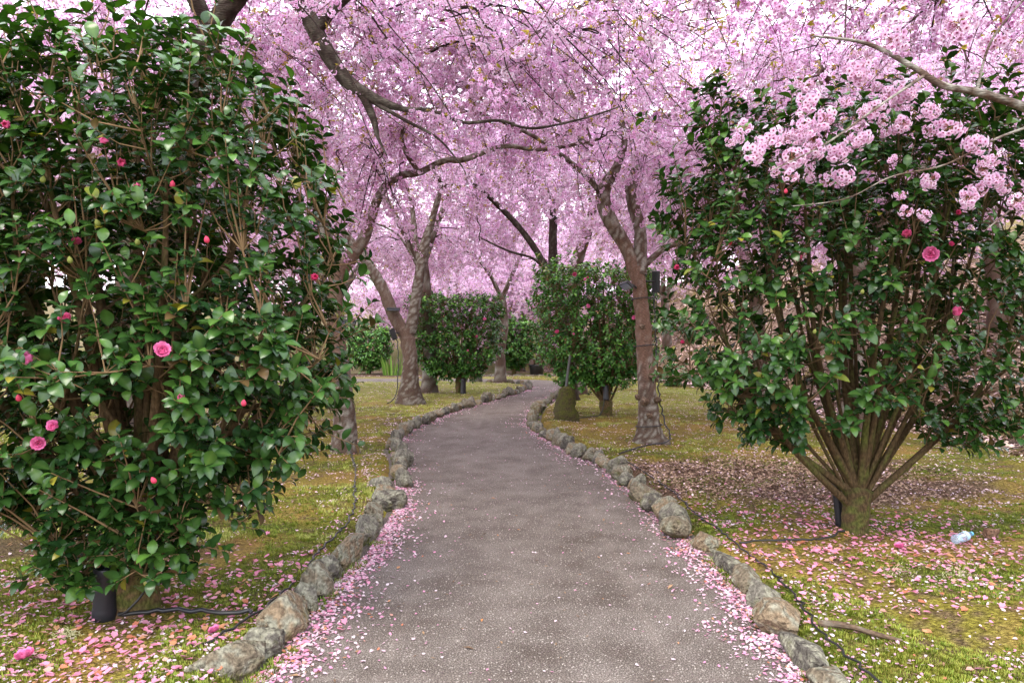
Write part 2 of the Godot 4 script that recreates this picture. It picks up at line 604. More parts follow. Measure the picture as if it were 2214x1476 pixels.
		if slope:
			# the right shoulder of this one slopes away upwards
			var lim := pl([0.2, 0.5, 1.0, 1.9, 2.3, 2.8, 3.05], [0.78, 1.0, 1.06, 1.13, 1.02, 0.72, 0.5], p.y) + 0.12 * rng.randf_range(-1.6, 1.0)
			if p.x > lim:
				if rng.randf() < 0.8:
					continue
				p.x = lim - 0.4 * rng.randf()
		var best := 1e9
		var near := fork
		for q in nodes:
			var dy := p.y - q.y - 0.12
			var dd := ((p.x - q.x) * (p.x - q.x) + (p.z - q.z) * (p.z - q.z)) * 1.9 + dy * dy * (0.8 if dy > 0.0 else 3.5)
			if dd < best and dd > 0.006:
				best = dd
				near = q
		var span := p.distance_to(near)
		var outw := Vector3(a.x * 0.8, 0.55 + 0.5 * maxf(a.y, -0.4), a.z * 0.8).normalized()
		var c1 := near.lerp(p, 0.55) - outw * span * 0.12
		var pts := PackedVector3Array([near, near.lerp(c1, 0.6), c1, p])
		var r1 := clampf(0.0028 + 0.007 * span, 0.003, 0.007)
		tw.tube(pts, PackedFloat32Array([r1, r1 * 0.85, r1 * 0.65, 0.0022]), 4, tint(brown, 0.85), brown)
		if rng.randf() < 0.35:
			nodes.append(c1)
		var dir := (p - c1).normalized().lerp(outw, 0.35).normalized()
		var side := dir.cross(Vector3.UP if absf(dir.y) < 0.95 else Vector3.RIGHT).normalized()
		var m := rng.randi_range(6, 9)
		var tone := rng.randf()
		for j in m:
			var t := float(j) / (m - 1)
			var at := p.lerp(c1, 0.55 * (1.0 - t)) if span > 0.12 else p - dir * 0.12 * (1.0 - t)
			var ang := j * 2.4 + tone * 6.0
			var radial := side * cos(ang) + dir.cross(side) * sin(ang)
			var ld := (radial * rng.randf_range(0.7, 1.0) + dir * lerpf(0.3, 0.6, t) + Vector3(0, -0.12, 0)).normalized()
			var up := (Vector3.UP * 0.75 + outw * 0.7 + Vector3(rng.randf_range(-0.5, 0.5), rng.randf_range(-0.3, 0.3), rng.randf_range(-0.5, 0.5)))
			up = up - ld * up.dot(ld)
			if up.length() < 0.05:
				up = side
			up = up.normalized()
			var sc := leaf_size * rng.randf_range(0.62, 1.12) * lerpf(0.88, 1.08, tone)
			xs.append(Transform3D(Basis(ld, up, ld.cross(up)).scaled_local(Vector3(sc, sc, sc * rng.randf_range(0.9, 1.12))), at))
			var g := lin(0.016, 0.050, 0.015).lerp(lin(0.046, 0.112, 0.018), clampf(tone * 0.7 + rng.randf_range(-0.1, 0.4), 0.0, 1.0))
			if rng.randf() < 0.016 and bright < 1.5:
				g = lin(0.24, 0.22, 0.03)
			elif rng.randf() < 0.02:
				g = lin(0.11, 0.07, 0.03)
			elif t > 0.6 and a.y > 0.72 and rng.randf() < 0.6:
				g = lin(0.085, 0.185, 0.028)  # top leaves painted a lighter green, as if lit from behind
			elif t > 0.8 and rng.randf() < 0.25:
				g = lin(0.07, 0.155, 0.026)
			cols.append(tint(g, bright * rng.randf_range(0.8, 1.2)))
			var wp: Vector3 = base + at
			var vis := a.z * 0.6 + maxf(0.0, absf(a.x) - 0.8) + maxf(0.0, a.y - 0.8)
			var seen := absf(wp.x / wp.z) < 0.73
			score.append((1.0 / wp.length() + vis * 0.5 + s * 0.2) * sc if seen else -1.0)
	part("twig", tw.mesh(M.twig), o).set_meta("kind", "stuff")
	var order := range(xs.size())
	if n_parts:
		order.sort_custom(func(p, q): return score[p] > score[q])
		for k in n_parts:
			var c: Color = cols[order[k]]
			var pick := 0 if c.g < 0.075 else (1 if c.g < 0.105 else 3)
			if c.r > 0.15: pick = 4
			elif c.g < 0.055: pick = 2
			part("leaf", leaf_meshes[pick], o, xs[order[k]])
	var rx := []
	var rc := []
	for k in range(n_parts, order.size()):
		rx.append(xs[order[k]])
		rc.append(cols[order[k]])
	many("foliage", leaf_meshes[5], rx, rc, o)
	return o


# ---------------------------------------------------------------- cherries
# limbs: rows of [x, y, z, r] in world metres; the first is the trunk, further ones are limbs. crown: centre, radii, how low sprays hang
func cherry(label: String, limbs: Array, centre: Vector3, radii: Vector3, low: float, n_br: int, per: int, far: bool, seed_: int, colour := Color(1, 1, 1), red := 0.0, n_auto := 6, hanging := []) -> Node3D:
	rng.seed = seed_
	var t0: Array = limbs[0][0]
	var base := Vector3(t0[0], t0[1], t0[2])
	var o := root("cherry_tree", base)
	tag(o, label, "cherry tree", "weeping cherries in bloom")
	var brown := lin(0.31, 0.215, 0.16).lerp(lin(0.40, 0.225, 0.155), red)
	var lichen := lin(0.62, 0.60, 0.51)
	var grey := lin(0.22, 0.15, 0.112)
	if red < 0.0:  # negative red: shade on the boughs is put into a darker bark colour
		brown = lin(0.075, 0.052, 0.042); lichen = lin(0.19, 0.17, 0.13); grey = brown
	var nodes := PackedVector3Array()
	var nrad := PackedFloat32Array()
	for k in limbs.size():
		var rows := []
		for q in limbs[k]:
			rows.append([q[0] - base.x, q[1] - base.y, q[2] - base.z, q[3]])
		var sp := spline(rows, 0.05 if not far else 0.16)
		var b := MB.new()
		b.tube(sp[0], sp[1], (26 if k == 0 else 14) if not far else 8, grey, lichen, nz, 0.15 if k == 0 else 0.12, -0.25 if k == 0 else 0.2)
		if k <= 1 and red > 0.0:
			# the peeling red-brown middle of the trunk
			for q in b.v.size():
				var hgt := b.v[q].y + 0.7 * nz.get_noise_3dv(b.v[q] * 50.0)
				b.c[q] = b.c[q].lerp(brown, smoothstep(0.8, 1.5, hgt) * smoothstep(3.2, 2.5, hgt) * 0.75)
		part("trunk" if k == 0 else "limb", b.mesh(M.bark), o)
		if k > 0:
			for j in range(sp[0].size() / 3, sp[0].size(), 1 if far else 3):
				nodes.append(sp[0][j]); nrad.append(sp[1][j])
	# limbs that go on into the crown
	var top: Vector3 = Vector3(limbs[0][-1][0], limbs[0][-1][1], limbs[0][-1][2]) - base
	var ends := []
	var erad := []
	for k in range(1, limbs.size()):
		erad.append(limbs[k][-1][3])
		ends.append(Vector3(limbs[k][-1][0], limbs[k][-1][1], limbs[k][-1][2]) - base)
	if ends.is_empty():
		ends.append(top)
		erad.append(0.06)
	for k in n_auto:
		var from: Vector3 = ends[k % ends.size()]
		var a := TAU * (k + rng.randf_range(-0.3, 0.3)) / n_auto
		var to := centre - base + Vector3(cos(a) * radii.x * 0.72, radii.y * rng.randf_range(0.05, 0.75), sin(a) * radii.z * 0.72)
		var mid := from.lerp(to, 0.5) + Vector3(rng.randf_range(-0.3, 0.3), 0.18 * radii.y, rng.randf_range(-0.3, 0.3))
		var r0: float = minf(erad[k % ends.size()], 0.07)
		var s := spline([[from.x, from.y - 0.05, from.z, r0], [mid.x, mid.y, mid.z, r0 * 0.62], [to.x, to.y, to.z, r0 * 0.25]], 0.14)
		for j in s[0].size():
			s[0][j] += Vector3(nz.get_noise_3dv(s[0][j] * 11.0), nz.get_noise_3dv(s[0][j] * 11.0 + Vector3(9, 9, 9)), nz.get_noise_3dv(s[0][j] * 11.0 + Vector3(5, 0, 9))) * 0.12
		var b := MB.new()
		b.tube(s[0], s[1], 7, grey, lichen, nz, 0.15, 0.1)
		part("limb", b.mesh(M.bark), o)
		for j in range(1, s[0].size(), 2):
			nodes.append(s[0][j]); nrad.append(s[1][j])
	if red > 0.8:
		for f in [[1.93, 0.95, -9.78, 0.06], [2.0, 0.9, -9.83, 0.05], [1.80, 0.62, -9.74, 0.075], [1.99, 0.64, -9.80, 0.065], [1.78, 1.63, -9.79, 0.045], [1.87, 0.42, -9.73, 0.05], [1.74, 0.66, -9.85, 0.055]]:
			part("knot", rock(Vector3(f[3] * 1.7, f[3] * 1.5, f[3] * 1.2), int(f[1] * 1000.0), 2, lin(0.20, 0.13, 0.09), lin(0.34, 0.25, 0.18), 0.0), o, Transform3D(Basis(), Vector3(f[0], f[1], f[2]) - base))
		rng.seed = seed_ + 5000
	var tw := MB.new()
	var set_ := far_sprigs if far else sprigs
	var xs := []
	var cs := []
	for k in set_.size():
		xs.append([]); cs.append([])
	var dark := lin(0.055, 0.036, 0.030)
	for k in n_br:
		var a := rng.randf() * TAU
		var rr := pow(rng.randf(), 0.55)
		var dome := sqrt(maxf(0.0, 1.0 - rr * rr))
		var lay := rng.randf()
		var p := centre - base + Vector3(cos(a) * rr * radii.x, 0.0, sin(a) * rr * radii.z)
		p.y += radii.y * (dome * lerpf(0.1, 1.0, lay) - 0.25 * rr)
		if far and rr > 0.35 and rng.randf() < 0.42:
			p.y = lerpf(p.y, low - base.y + 0.3, rng.randf())
		p.y = maxf(p.y, low - base.y + 0.15)
		var best := 1e9
		var near := top
		var nr := 0.02
		for q in nodes.size():
			var dd := p.distance_squared_to(nodes[q]) * (1.0 if nodes[q].y < p.y + 0.4 else 1.6)
			if dd < best and dd > 0.02:
				best = dd; near = nodes[q]; nr = nrad[q]
		var span := p.distance_to(near)
		var up := 0.16 * span
		var pts := PackedVector3Array()
		var rad := PackedFloat32Array()
		var r0 := minf(nr * 0.6, (0.008 + 0.011 * span) if far else (0.010 + 0.010 * span))
		var segs := 7
		var jig := Vector3(rng.randf_range(-1, 1), rng.randf_range(-1, 1), rng.randf_range(-1, 1)) * 0.05 * span
		for j in segs + 1:
			var t := float(j) / segs
			pts.append(near.lerp(p, t) + Vector3(0, up * sin(PI * t), 0) + jig * sin(TAU * t) + Vector3(rng.randf_range(-1, 1), rng.randf_range(-1, 1), rng.randf_range(-1, 1)) * 0.018 * span)
			rad.append(lerpf(r0, 0.0035 if far else 0.0045, t))
		tw.tube(pts, rad, 4, dark, tint(dark, 1.5))
		if rng.randf() < 0.5:
			nodes.append(pts[4]); nrad.append(rad[4])
		var hd := p - near
		for j in per:
			var t := rng.randf_range(0.25, 1.0)
			var q := t * segs
			var at := pts[int(q)].lerp(pts[mini(int(q) + 1, segs)], q - int(q))
			if at.y + base.y < low:
				continue
			var wp := at + base
			# nothing hangs right before the lens
			if wp.z > -3.3 and wp.z < 1.0 and absf(wp.x) < 2.6:
				continue
			var yaw := atan2(-hd.z, hd.x) + rng.randf_range(-1.9, 1.9)
			var sc := rng.randf_range(0.7, 1.25)
			var room := wp.y - low + 0.25
			sc = clampf(minf(sc, room / 0.75), 0.35, 1.3)
			var bs := Basis(Vector3.UP, yaw) * Basis(Vector3.BACK, rng.randf_range(-0.5, 0.9)) * Basis(Vector3.RIGHT, rng.randf_range(-0.5, 0.5))
			var v := rng.randi_range(0, set_.size() - 1)
			xs[v].append(Transform3D(bs.scaled_local(Vector3.ONE * sc), at))
			var kk := rng.randf_range(0.93, 1.03)
			cs[v].append(Color(minf(1.0, kk), minf(1.0, kk * rng.randf_range(0.90, 1.05)), minf(1.0, kk * 1.01)))
	# spurs of blossom sitting on the limbs themselves
	for q in nodes.size():
		if nrad[q] > 0.062 or nodes[q].y + base.y < low - 0.1 or rng.randf() > (0.30 if not far else 0.2):
			continue
		if nodes[q].z + base.z > -3.4:
			continue
		var v := rng.randi_range(0, set_.size() - 1)
		var bs := Basis(Vector3.UP, rng.randf() * TAU) * Basis(Vector3.BACK, rng.randf_range(-0.6, 1.3))
		xs[v].append(Transform3D(bs.scaled_local(Vector3.ONE * rng.randf_range(0.28, 0.6)), nodes[q]))
		cs[v].append(Color(1, rng.randf_range(0.92, 1.0), 1))
	for q in hanging:
		# thin boughs that sweep down across the view, hung with open clusters
		var p0 := Vector3(q[0], q[1], q[2]) - base
		var p3 := Vector3(q[3], q[4], q[5]) - base
		var span := p0.distance_to(p3)
		var rows := []
		for j in 6:
			var t := j / 5.0
			var p := p0.lerp(p3, t) + Vector3(0, 0.22 * span * sin(PI * t) * (1.0 - 0.4 * t), 0) + Vector3(rng.randf_range(-1, 1), rng.randf_range(-1, 1), rng.randf_range(-1, 1)) * 0.03 * span
			rows.append([p.x, p.y, p.z, lerpf(q[6], 0.0032, t)])
		var sp := spline(rows, 0.06)
		var b := MB.new()
		b.tube(sp[0], sp[1], 6, dark, tint(dark, 1.5))
		part("hanging_bough", b.mesh(M.bark), o)
		for j in sp[0].size():
			if j < 5 or rng.randf() > 0.34:
				continue
			var v := rng.randi_range(0, 3)
			var bs := Basis(Vector3.UP, rng.randf() * TAU) * Basis(Vector3.BACK, rng.randf_range(-0.4, 1.2))
			xs[v].append(Transform3D(bs.scaled_local(Vector3.ONE * rng.randf_range(0.35, 0.8)), sp[0][j]))
			cs[v].append(Color(1, rng.randf_range(0.90, 1.0), 1))
	part("twig", tw.mesh(M.twig), o).set_meta("kind", "stuff")
	for v in set_.size():
		if xs[v].size():
			many("blossom", set_[v], xs[v], cs[v], o)
	return o


func plain_cherry(label: String, x: float, d: float, h: float, r: float, lean: float, n_br: int, per: int, low: float, seed_: int, colour := Color(1, 1, 1)) -> void:
	rng.seed = seed_ * 7 + 1
	var y := height(x, -d)
	var k := h * 0.42
	var th := rng.randf_range(0.13, 0.18)
	var limbs := [[[x, y - 0.1, -d, th * 1.6], [x + lean * 0.1, y + 0.35, -d, th * 1.08], [x + lean * 0.4, y + k * 0.6, -d, th], [x + lean, y + k, -d, th * 0.9]]]
	var n := 3
	var ph := rng.randf() * TAU
	for j in n:
		var a := ph + TAU * j / n
		limbs.append([[x + lean, y + k - 0.1, -d, th * 0.75], [x + lean + cos(a) * 0.5, y + k + 0.7, -d + sin(a) * 0.5, th * 0.55], [x + lean + cos(a) * 1.1, y + k + 1.6, -d + sin(a) * 1.1, th * 0.4]])
	cherry(label, limbs, Vector3(x + lean, y + h * 0.62, -d), Vector3(r, h * 0.40, r), y + low, n_br, per, true, seed_, colour, 0.0, 6)


# ---------------------------------------------------------------- stones
var ico := {}
func icosphere(level: int) -> Array:
	if ico.has(level):
		return ico[level]
	var g := (1.0 + sqrt(5.0)) / 2.0
	var v := []
	for p in [[-1, g, 0], [1, g, 0], [-1, -g, 0], [1, -g, 0], [0, -1, g], [0, 1, g], [0, -1, -g], [0, 1, -g], [g, 0, -1], [g, 0, 1], [-g, 0, -1], [-g, 0, 1]]:
		v.append(Vector3(p[0], p[1], p[2]).normalized())
	var f := [[0, 11, 5], [0, 5, 1], [0, 1, 7], [0, 7, 10], [0, 10, 11], [1, 5, 9], [5, 11, 4], [11, 10, 2], [10, 7, 6], [7, 1, 8], [3, 9, 4], [3, 4, 2], [3, 2, 6], [3, 6, 8], [3, 8, 9], [4, 9, 5], [2, 4, 11], [6, 2, 10], [8, 6, 7], [9, 8, 1]]
	for l in level:
		var mids := {}
		var nf := []
		for t in f:
			var m := []
			for e in 3:
				var a: int = mini(t[e], t[(e + 1) % 3])
				var b: int = maxi(t[e], t[(e + 1) % 3])
				var key := a * 100000 + b
				if not mids.has(key):
					mids[key] = v.size()
					v.append(((v[a] + v[b]) * 0.5).normalized())
				m.append(mids[key])
			nf.append([t[0], m[0], m[2]]); nf.append([t[1], m[1], m[0]]); nf.append([t[2], m[2], m[1]]); nf.append(m)
		f = nf
	ico[level] = [v, f]
	return ico[level]


func rock(size: Vector3, seed_: int, level: int, c0: Color, c1: Color, moss: float, planes := 13) -> ArrayMesh:
	rng.seed = seed_
	var s := icosphere(level)
	var cut := []
	for k in planes:
		var yy := 1.0 - 2.0 * (k + 0.5) / planes
		var aa := k * 2.39996 + rng.randf_range(-0.4, 0.4)
		var rr := sqrt(1.0 - yy * yy)
		cut.append([(Vector3(rr * cos(aa), yy, rr * sin(aa)) + Vector3(rng.randf_range(-0.3, 0.3), rng.randf_range(-0.3, 0.3), rng.randf_range(-0.3, 0.3))).normalized(), rng.randf_range(0.50, 0.84)])
	var pos := PackedVector3Array()
	for p in s[0]:
		var r := 1.05
		for q in cut:
			var dd: float = p.dot(q[0])
			if dd > 0.05:
				r = minf(r, q[1] / dd)
		r *= 1.0 + 0.05 * nz.get_noise_3dv(p * 26.0 + Vector3(seed_, 0, 0)) + 0.06 * nz.get_noise_3dv(p * 80.0 + Vector3(0, seed_, 0))
		pos.append(p * r * size * 0.70)
	var b := MB.new()
	for t in s[1]:
		var a := pos[t[0]]
		var bb := pos[t[1]]
		var c := pos[t[2]]
		var fn := (bb - a).cross(c - a).normalized()
		for q in [a, c, bb]:
			var f := clampf(nz2.get_noise_3dv(q * 420.0 + Vector3(seed_ * 3.0, 0, 0)) * 4.0 - 0.25 + 1.3 * (q.y / size.y), 0.0, 1.0)
			var col := c0.lerp(c1, f)
			var mo := clampf((moss - (q.y / size.y + 0.5)) * 1.6 + nz2.get_noise_3dv(q * 500.0 + Vector3(0, seed_, 5)) * 1.5, 0.0, 1.0)
			b.vert(q, (fn * 0.93 + q.normalized() * 0.07).normalized(), col.lerp(lin(0.15, 0.15, 0.03), mo))
		var at := b.v.size() - 3
		b.tri(at, at + 1, at + 2)
	return b.mesh(M.stone)


func edging(label: String, explicit: Array, xs: Array, ds: Array, side: float, d_from: float, d_to: float, seed_: int) -> void:
	var o := root("stone_edging", Vector3(explicit[0][0], 0.0, -explicit[0][1]) if explicit.size() else Vector3(pl(ds, xs, d_from), 0, -d_from))
	tag(o, label, "stone edging", "stone edgings along the path")
	var k := 0
	var tones := [lin(0.27, 0.22, 0.155), lin(0.17, 0.155, 0.13), lin(0.36, 0.27, 0.175), lin(0.25, 0.23, 0.19)]
	for e0 in explicit:
		var e: Array = e0.duplicate()
		var c: Color = tones[k % 4]
		e[3] *= 0.7
		var m := rock(Vector3(e[2], e[3] * 1.5, e[4] * 0.92), seed_ + k, 3, c, lin(0.40, 0.39, 0.30), 0.42)
		part("stone", m, o, Transform3D(Basis(Vector3.UP, e[5]) * Basis(Vector3.BACK, e[6]), Vector3(e[0], 0.0 + e[3] * 0.30, -e[1]) - o.position))
		k += 1
	# the rest follow the edge
	var line := PackedVector3Array()
	var d := d_from
	while d < d_to:
		line.append(Vector3(pl(ds, xs, d), 0, -d))
		d += 0.04
	rng.seed = seed_ * 3
	var q := 0
	while q < line.size() - 3:
		rng.seed = seed_ * 3 + k
		var L := rng.randf_range(0.17, 0.36) * (1.0 if line[q].z > -12.0 else 1.25)
		var j := q
		while j < line.size() - 1 and line[j].distance_to(line[q]) < L:
			j += 1
		var dir := (line[j] - line[q]).normalized()
		var out := Vector3(dir.z, 0, -dir.x) * side
		var h := rng.randf_range(0.07, 0.165)
		var w := rng.randf_range(0.13, 0.2)
		var c := (line[q] + line[j]) * 0.5 + out * rng.randf_range(0.05, 0.13)
		var turn := atan2(-dir.z, dir.x) + rng.randf_range(-0.35, 0.35)
		var roll := rng.randf_range(-0.25, 0.25)
		var near := line[q].z > -12.0
		var m := rock(Vector3(L * 1.02, h * 1.7, w), seed_ + 50 + k, 2, tones[(k * 7 + 3) % 4], lin(0.40, 0.39, 0.30), rng.randf_range(0.2, 0.6))
		part("stone", m, o, Transform3D(Basis(Vector3.UP, turn) * Basis(Vector3.BACK, roll), Vector3(c.x, 0.015 + h * 0.36, c.z) - o.position))
		k += 1
		q = j


# ---------------------------------------------------------------- lamps, cables
func cable(label: String, pts: Array, r: float) -> void:
	var rows := []
	for p in pts:
		rows.append([p[0], p[1], p[2], r])
	var s := spline(rows, 0.05)
	for k in s[0].size():
		s[0][k] += Vector3(nz.get_noise_2d(k * 9.0, r * 1000.0), 0.0, nz.get_noise_2d(k * 9.0, 77.0 + r * 1000.0)) * 0.035
	var b := MB.new()
	var o := Vector3(s[0][0])
	for k in s[0].size():
		s[0][k] -= o
	b.tube(s[0], s[1], 7, lin(0.012, 0.012, 0.014), lin(0.018, 0.018, 0.02))
	var c := part("cable", b.mesh(M.plastic), self, Transform3D(Basis(), o))
	tag(c, label, "cable", "black lighting cables on the ground")


func uplight(label: String, at: Vector3, r: float, h: float, tilt := Vector3.ZERO) -> void:
	var o := root("spotlight", at)
	o.rotation = tilt
	tag(o, label, "spotlight", "black garden spotlights")
	var k := lin(0.014, 0.014, 0.016)
	var b := MB.new()
	b.lathe([Vector2(0.001, 0.0), Vector2(r * 0.86, 0.0), Vector2(r * 1.03, h * 0.05), Vector2(r * 1.03, h * 0.22), Vector2(r * 0.97, h * 0.25), Vector2(r * 0.97, h * 0.86)], 24, k)
	part("body", b.mesh(M.plastic), o)
	b = MB.new()
	b.lathe([Vector2(r * 0.97, h * 0.86), Vector2(r * 1.04, h * 0.88), Vector2(r * 1.04, h), Vector2(r * 0.9, h), Vector2(r * 0.88, h * 0.94)], 24, k)
	part("rim", b.mesh(M.plastic), o)
	b = MB.new()
	b.lathe([Vector2(r * 0.89, h * 0.94), Vector2(0.001, h * 0.945)], 24, lin(0.3, 0.3, 0.32))
	part("lens", b.mesh(M.glass), o)


func floodlight(label: String, at: Vector3, turn: Vector3, w: float, h: float, arm: Vector3) -> void:
	var o := root("floodlight", at)
	o.rotation = turn
	tag(o, label, "floodlight", "black floodlights strapped to the cherries")
	var k := lin(0.012, 0.012, 0.014)
	var b := MB.new()
	b.box(Vector3(w, h, 0.045), k, Transform3D(), 0.2)
	for j in 5:
		b.box(Vector3(0.008, h * 0.85, 0.02), k, Transform3D(Basis(), Vector3((j - 2) * w * 0.17, 0, -0.03)))
	part("housing", b.mesh(M.plastic), o)
	b = MB.new()
	b.box(Vector3(w * 0.84, h * 0.78, 0.006), lin(0.75, 0.78, 0.85), Transform3D(Basis(), Vector3(0, 0, 0.0245)))
	part("lens", b.mesh(M.glass), o)
	b = MB.new()
	var to := o.transform.basis.inverse() * arm
	b.tube(PackedVector3Array([Vector3(0, 0, -0.03), to * 0.5 + Vector3(0, 0, -0.04), to]), PackedFloat32Array([0.012, 0.012, 0.014]), 8, k, k)
	part("bracket", b.mesh(M.plastic), o)


# ---------------------------------------------------------------- ground
func ground_colour(x: float, z: float) -> Color:
	var d := -z
	var a := nz.get_noise_2d(x * 5.0, z * 5.0)
	var b := nz2.get_noise_2d(x * 22.0 + 40.0, z * 22.0)
	var e := nz.get_noise_2d(x * 60.0, z * 60.0 + 90.0)
	var moss := lin(0.40, 0.36, 0.065)
	var green := lin(0.17, 0.22, 0.035)
	var ochre := lin(0.55, 0.38, 0.11)
	var dirt := lin(0.25, 0.165, 0.115)
	var lawn := lin(0.52, 0.55, 0.17)
	var pale := lin(0.68, 0.61, 0.28)
	var c := moss.lerp(ochre, clampf(a * 1.8 + 0.35 + b * 0.5, 0.0, 1.0))
	c = c.lerp(green, clampf(b * 2.4 - 0.25 + (0.35 if d < 5.6 else -0.1), 0.0, 1.0))
	c = c.lerp(dirt, clampf(e * 2.6 - a * 1.2 - 0.15, 0.0, 0.85))
	if x < 0.0 and d > 11.0:
		c = c.lerp(lawn.lerp(pale, clampf(a + 0.4, 0.0, 1.0)), smoothstep(13.0, 20.0, d) * 0.85)
		c = c.lerp(dirt, smoothstep(0.9, 0.3, Vector2(x + 4.3, d - 12.5).length() / 2.4) * 0.5)
		c = c.lerp(tint(dirt, 0.9), smoothstep(26.8, 27.6, d))
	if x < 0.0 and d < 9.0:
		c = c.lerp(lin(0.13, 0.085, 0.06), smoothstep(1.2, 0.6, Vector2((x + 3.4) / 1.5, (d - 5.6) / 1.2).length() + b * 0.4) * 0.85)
	if x > 0.0:
		# the bare trodden patch between the right-hand camellia and the first cherry
		var q := Vector2((x - 2.5) / 1.9, (d - 7.3) / 1.05).length() + b * 0.5
		c = c.lerp(dirt.lerp(tint(dirt, 1.25), clampf(e + 0.5, 0, 1)), smoothstep(1.1, 0.75, q))
		if d > 9.0:
			c = c.lerp(ochre, smoothstep(9.0, 10.0, d) * 0.35)
			c = c.lerp(lawn, smoothstep(12.0, 16.0, d) * clampf(0.5 + a, 0.0, 1.0))
	var t := bank(x, z)
	var back := d - 29.0
	if t > -0.6:
		var litter := lin(0.62, 0.44, 0.33).lerp(lin(0.50, 0.37, 0.30), clampf(b + 0.5, 0.0, 1.0))
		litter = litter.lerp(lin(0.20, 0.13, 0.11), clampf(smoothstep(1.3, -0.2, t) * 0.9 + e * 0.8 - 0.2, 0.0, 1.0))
		litter = tint(litter, 0.78 + 0.9 * clampf(nz2.get_noise_2d(x * 90.0, z * 90.0) + 0.1, -0.3, 0.4))
		litter = litter.lerp(moss, clampf(a * 2.0 - 0.3 + smoothstep(4.0, 8.0, t) * 0.4, 0.0, 0.7))
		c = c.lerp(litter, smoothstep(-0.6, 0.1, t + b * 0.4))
	elif back > 0.0:
		c = c.lerp(lin(0.40, 0.29, 0.21).lerp(green, clampf(a + 0.4, 0, 1)), smoothstep(0.0, 1.5, back))
	return c


func sheet(xs: PackedFloat32Array, zs: PackedFloat32Array, hf: Callable, cf: Callable, m: Material) -> ArrayMesh:
	var b := MB.new()
	var nx := xs.size()
	for z in zs:
		for x in xs:
			b.v.append(Vector3(x, hf.call(x, z), z))
			b.c.append(cf.call(x, z))
	b.n.resize(b.v.size())
	for r in zs.size():
		for k in nx:
			var l := b.v[r * nx + maxi(k - 1, 0)]
			var rr := b.v[r * nx + mini(k + 1, nx - 1)]
			var u := b.v[maxi(r - 1, 0) * nx + k]
			var dd := b.v[mini(r + 1, zs.size() - 1) * nx + k]
			b.n[r * nx + k] = (rr - l).cross(u - dd).normalized()
	for r in zs.size() - 1:
		for k in nx - 1:
			var a := r * nx + k
			b.tri(a, a + 1, a + nx)
			b.tri(a + 1, a + nx + 1, a + nx)
	return b.mesh(m)


func build_ground() -> void:
	var xs := PackedFloat32Array()
	for k in [-160.0, -100.0, -60.0, -40.0, -28.0, -20.0, -16.0, -13.0, -11.0]:
		xs.append(k)
	var x := -9.5
	while x < 11.0:
		xs.append(x)
		x += 0.065 if absf(x) < 4.2 else 0.16
	for k in [11.5, 12.5, 14.0, 16.0, 19.0, 23.0, 30.0, 45.0, 70.0, 110.0, 160.0]:
		xs.append(k)
	var zs := PackedFloat32Array()
	var d := 170.0
	while d > 1.6:
		zs.append(-d)
		d -= clampf(d * 0.011, 0.05, 0.3) if d < 34.0 else (1.0 if d < 60.0 else 12.0)
	for k in [1.5, 1.0, 0.0, -3.0, -8.0, -20.0]:
		zs.append(-k)
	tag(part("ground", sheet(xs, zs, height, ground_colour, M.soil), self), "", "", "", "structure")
	# the gravel path
	var b := MB.new()
	var cols := 44
	var rows := 0
	d = -8.0
	while d < 27.0:
		var l := maxf(pl(LD, LX, d), -9.0) - 0.08
		var r := pl(RD, RX, d) + 0.08
		if r - l < 0.1:
			break
		for k in cols + 1:
			var px := lerpf(l, r, float(k) / cols)
			var y := path_y(px, -d) - 0.012 * smoothstep(0.2, -0.05, minf(px - l, r - px))
			var a := nz.get_noise_2d(px * 12.0, d * 9.0)
			var c2 := nz2.get_noise_2d(px * 110.0, d * 110.0)
			var damp := clampf(0.30 + a * 0.45 + c2 * 0.5 + 0.3 * smoothstep(9.0, 4.5, d) * smoothstep(1.3, 0.2, absf(px - 0.25)), 0.0, 1.0)
			var c := lin(0.50, 0.455, 0.40).lerp(lin(0.27, 0.23, 0.195), damp)
			b.vert(Vector3(px, y, -d), Vector3.UP, c)
		rows += 1
		d += clampf(absf(d) * 0.012, 0.05, 0.2)
	for r in rows - 1:
		for k in cols:
			var a := r * (cols + 1) + k
			b.tri(a, a + cols + 2, a + 1)
			b.tri(a, a + cols + 1, a + cols + 2)
	tag(part("gravel_path", b.mesh(M.gravel), self), "", "", "", "structure")


func ground_y(x: float, z: float) -> float:
	if inside_path(x, z) > 0.0:
		return path_y(x, z)
	return height(x, z)


func lie(x: float, z: float, s: float, tilt: float, lift: float) -> Transform3D:
	var bs := Basis(Vector3.UP, rng.randf() * TAU) * Basis(Vector3.RIGHT, rng.randf_range(-tilt, tilt)) * Basis(Vector3.BACK, rng.randf_range(-tilt, tilt))
	return Transform3D(bs.scaled_local(Vector3.ONE * s), Vector3(x, ground_y(x, z) + lift, z))


func small_petal() -> ArrayMesh:
	var b := MB.new()
	var w := lin(1, 1, 1)
	var p := [Vector3(0, 0, -0.5), Vector3(-0.34, 0.12, 0.02), Vector3(-0.2, 0.16, 0.42), Vector3(0.0, 0.06, 0.36), Vector3(0.22, 0.15, 0.42), Vector3(0.34, 0.12, 0.0)]
	for q in p:
		b.vert(q, Vector3(-q.x * 0.6, 1, -q.z * 0.4).normalized(), w)
	for k in range(1, 5):
		b.tri(0, k + 1, k)
	return b.mesh(M.petal)


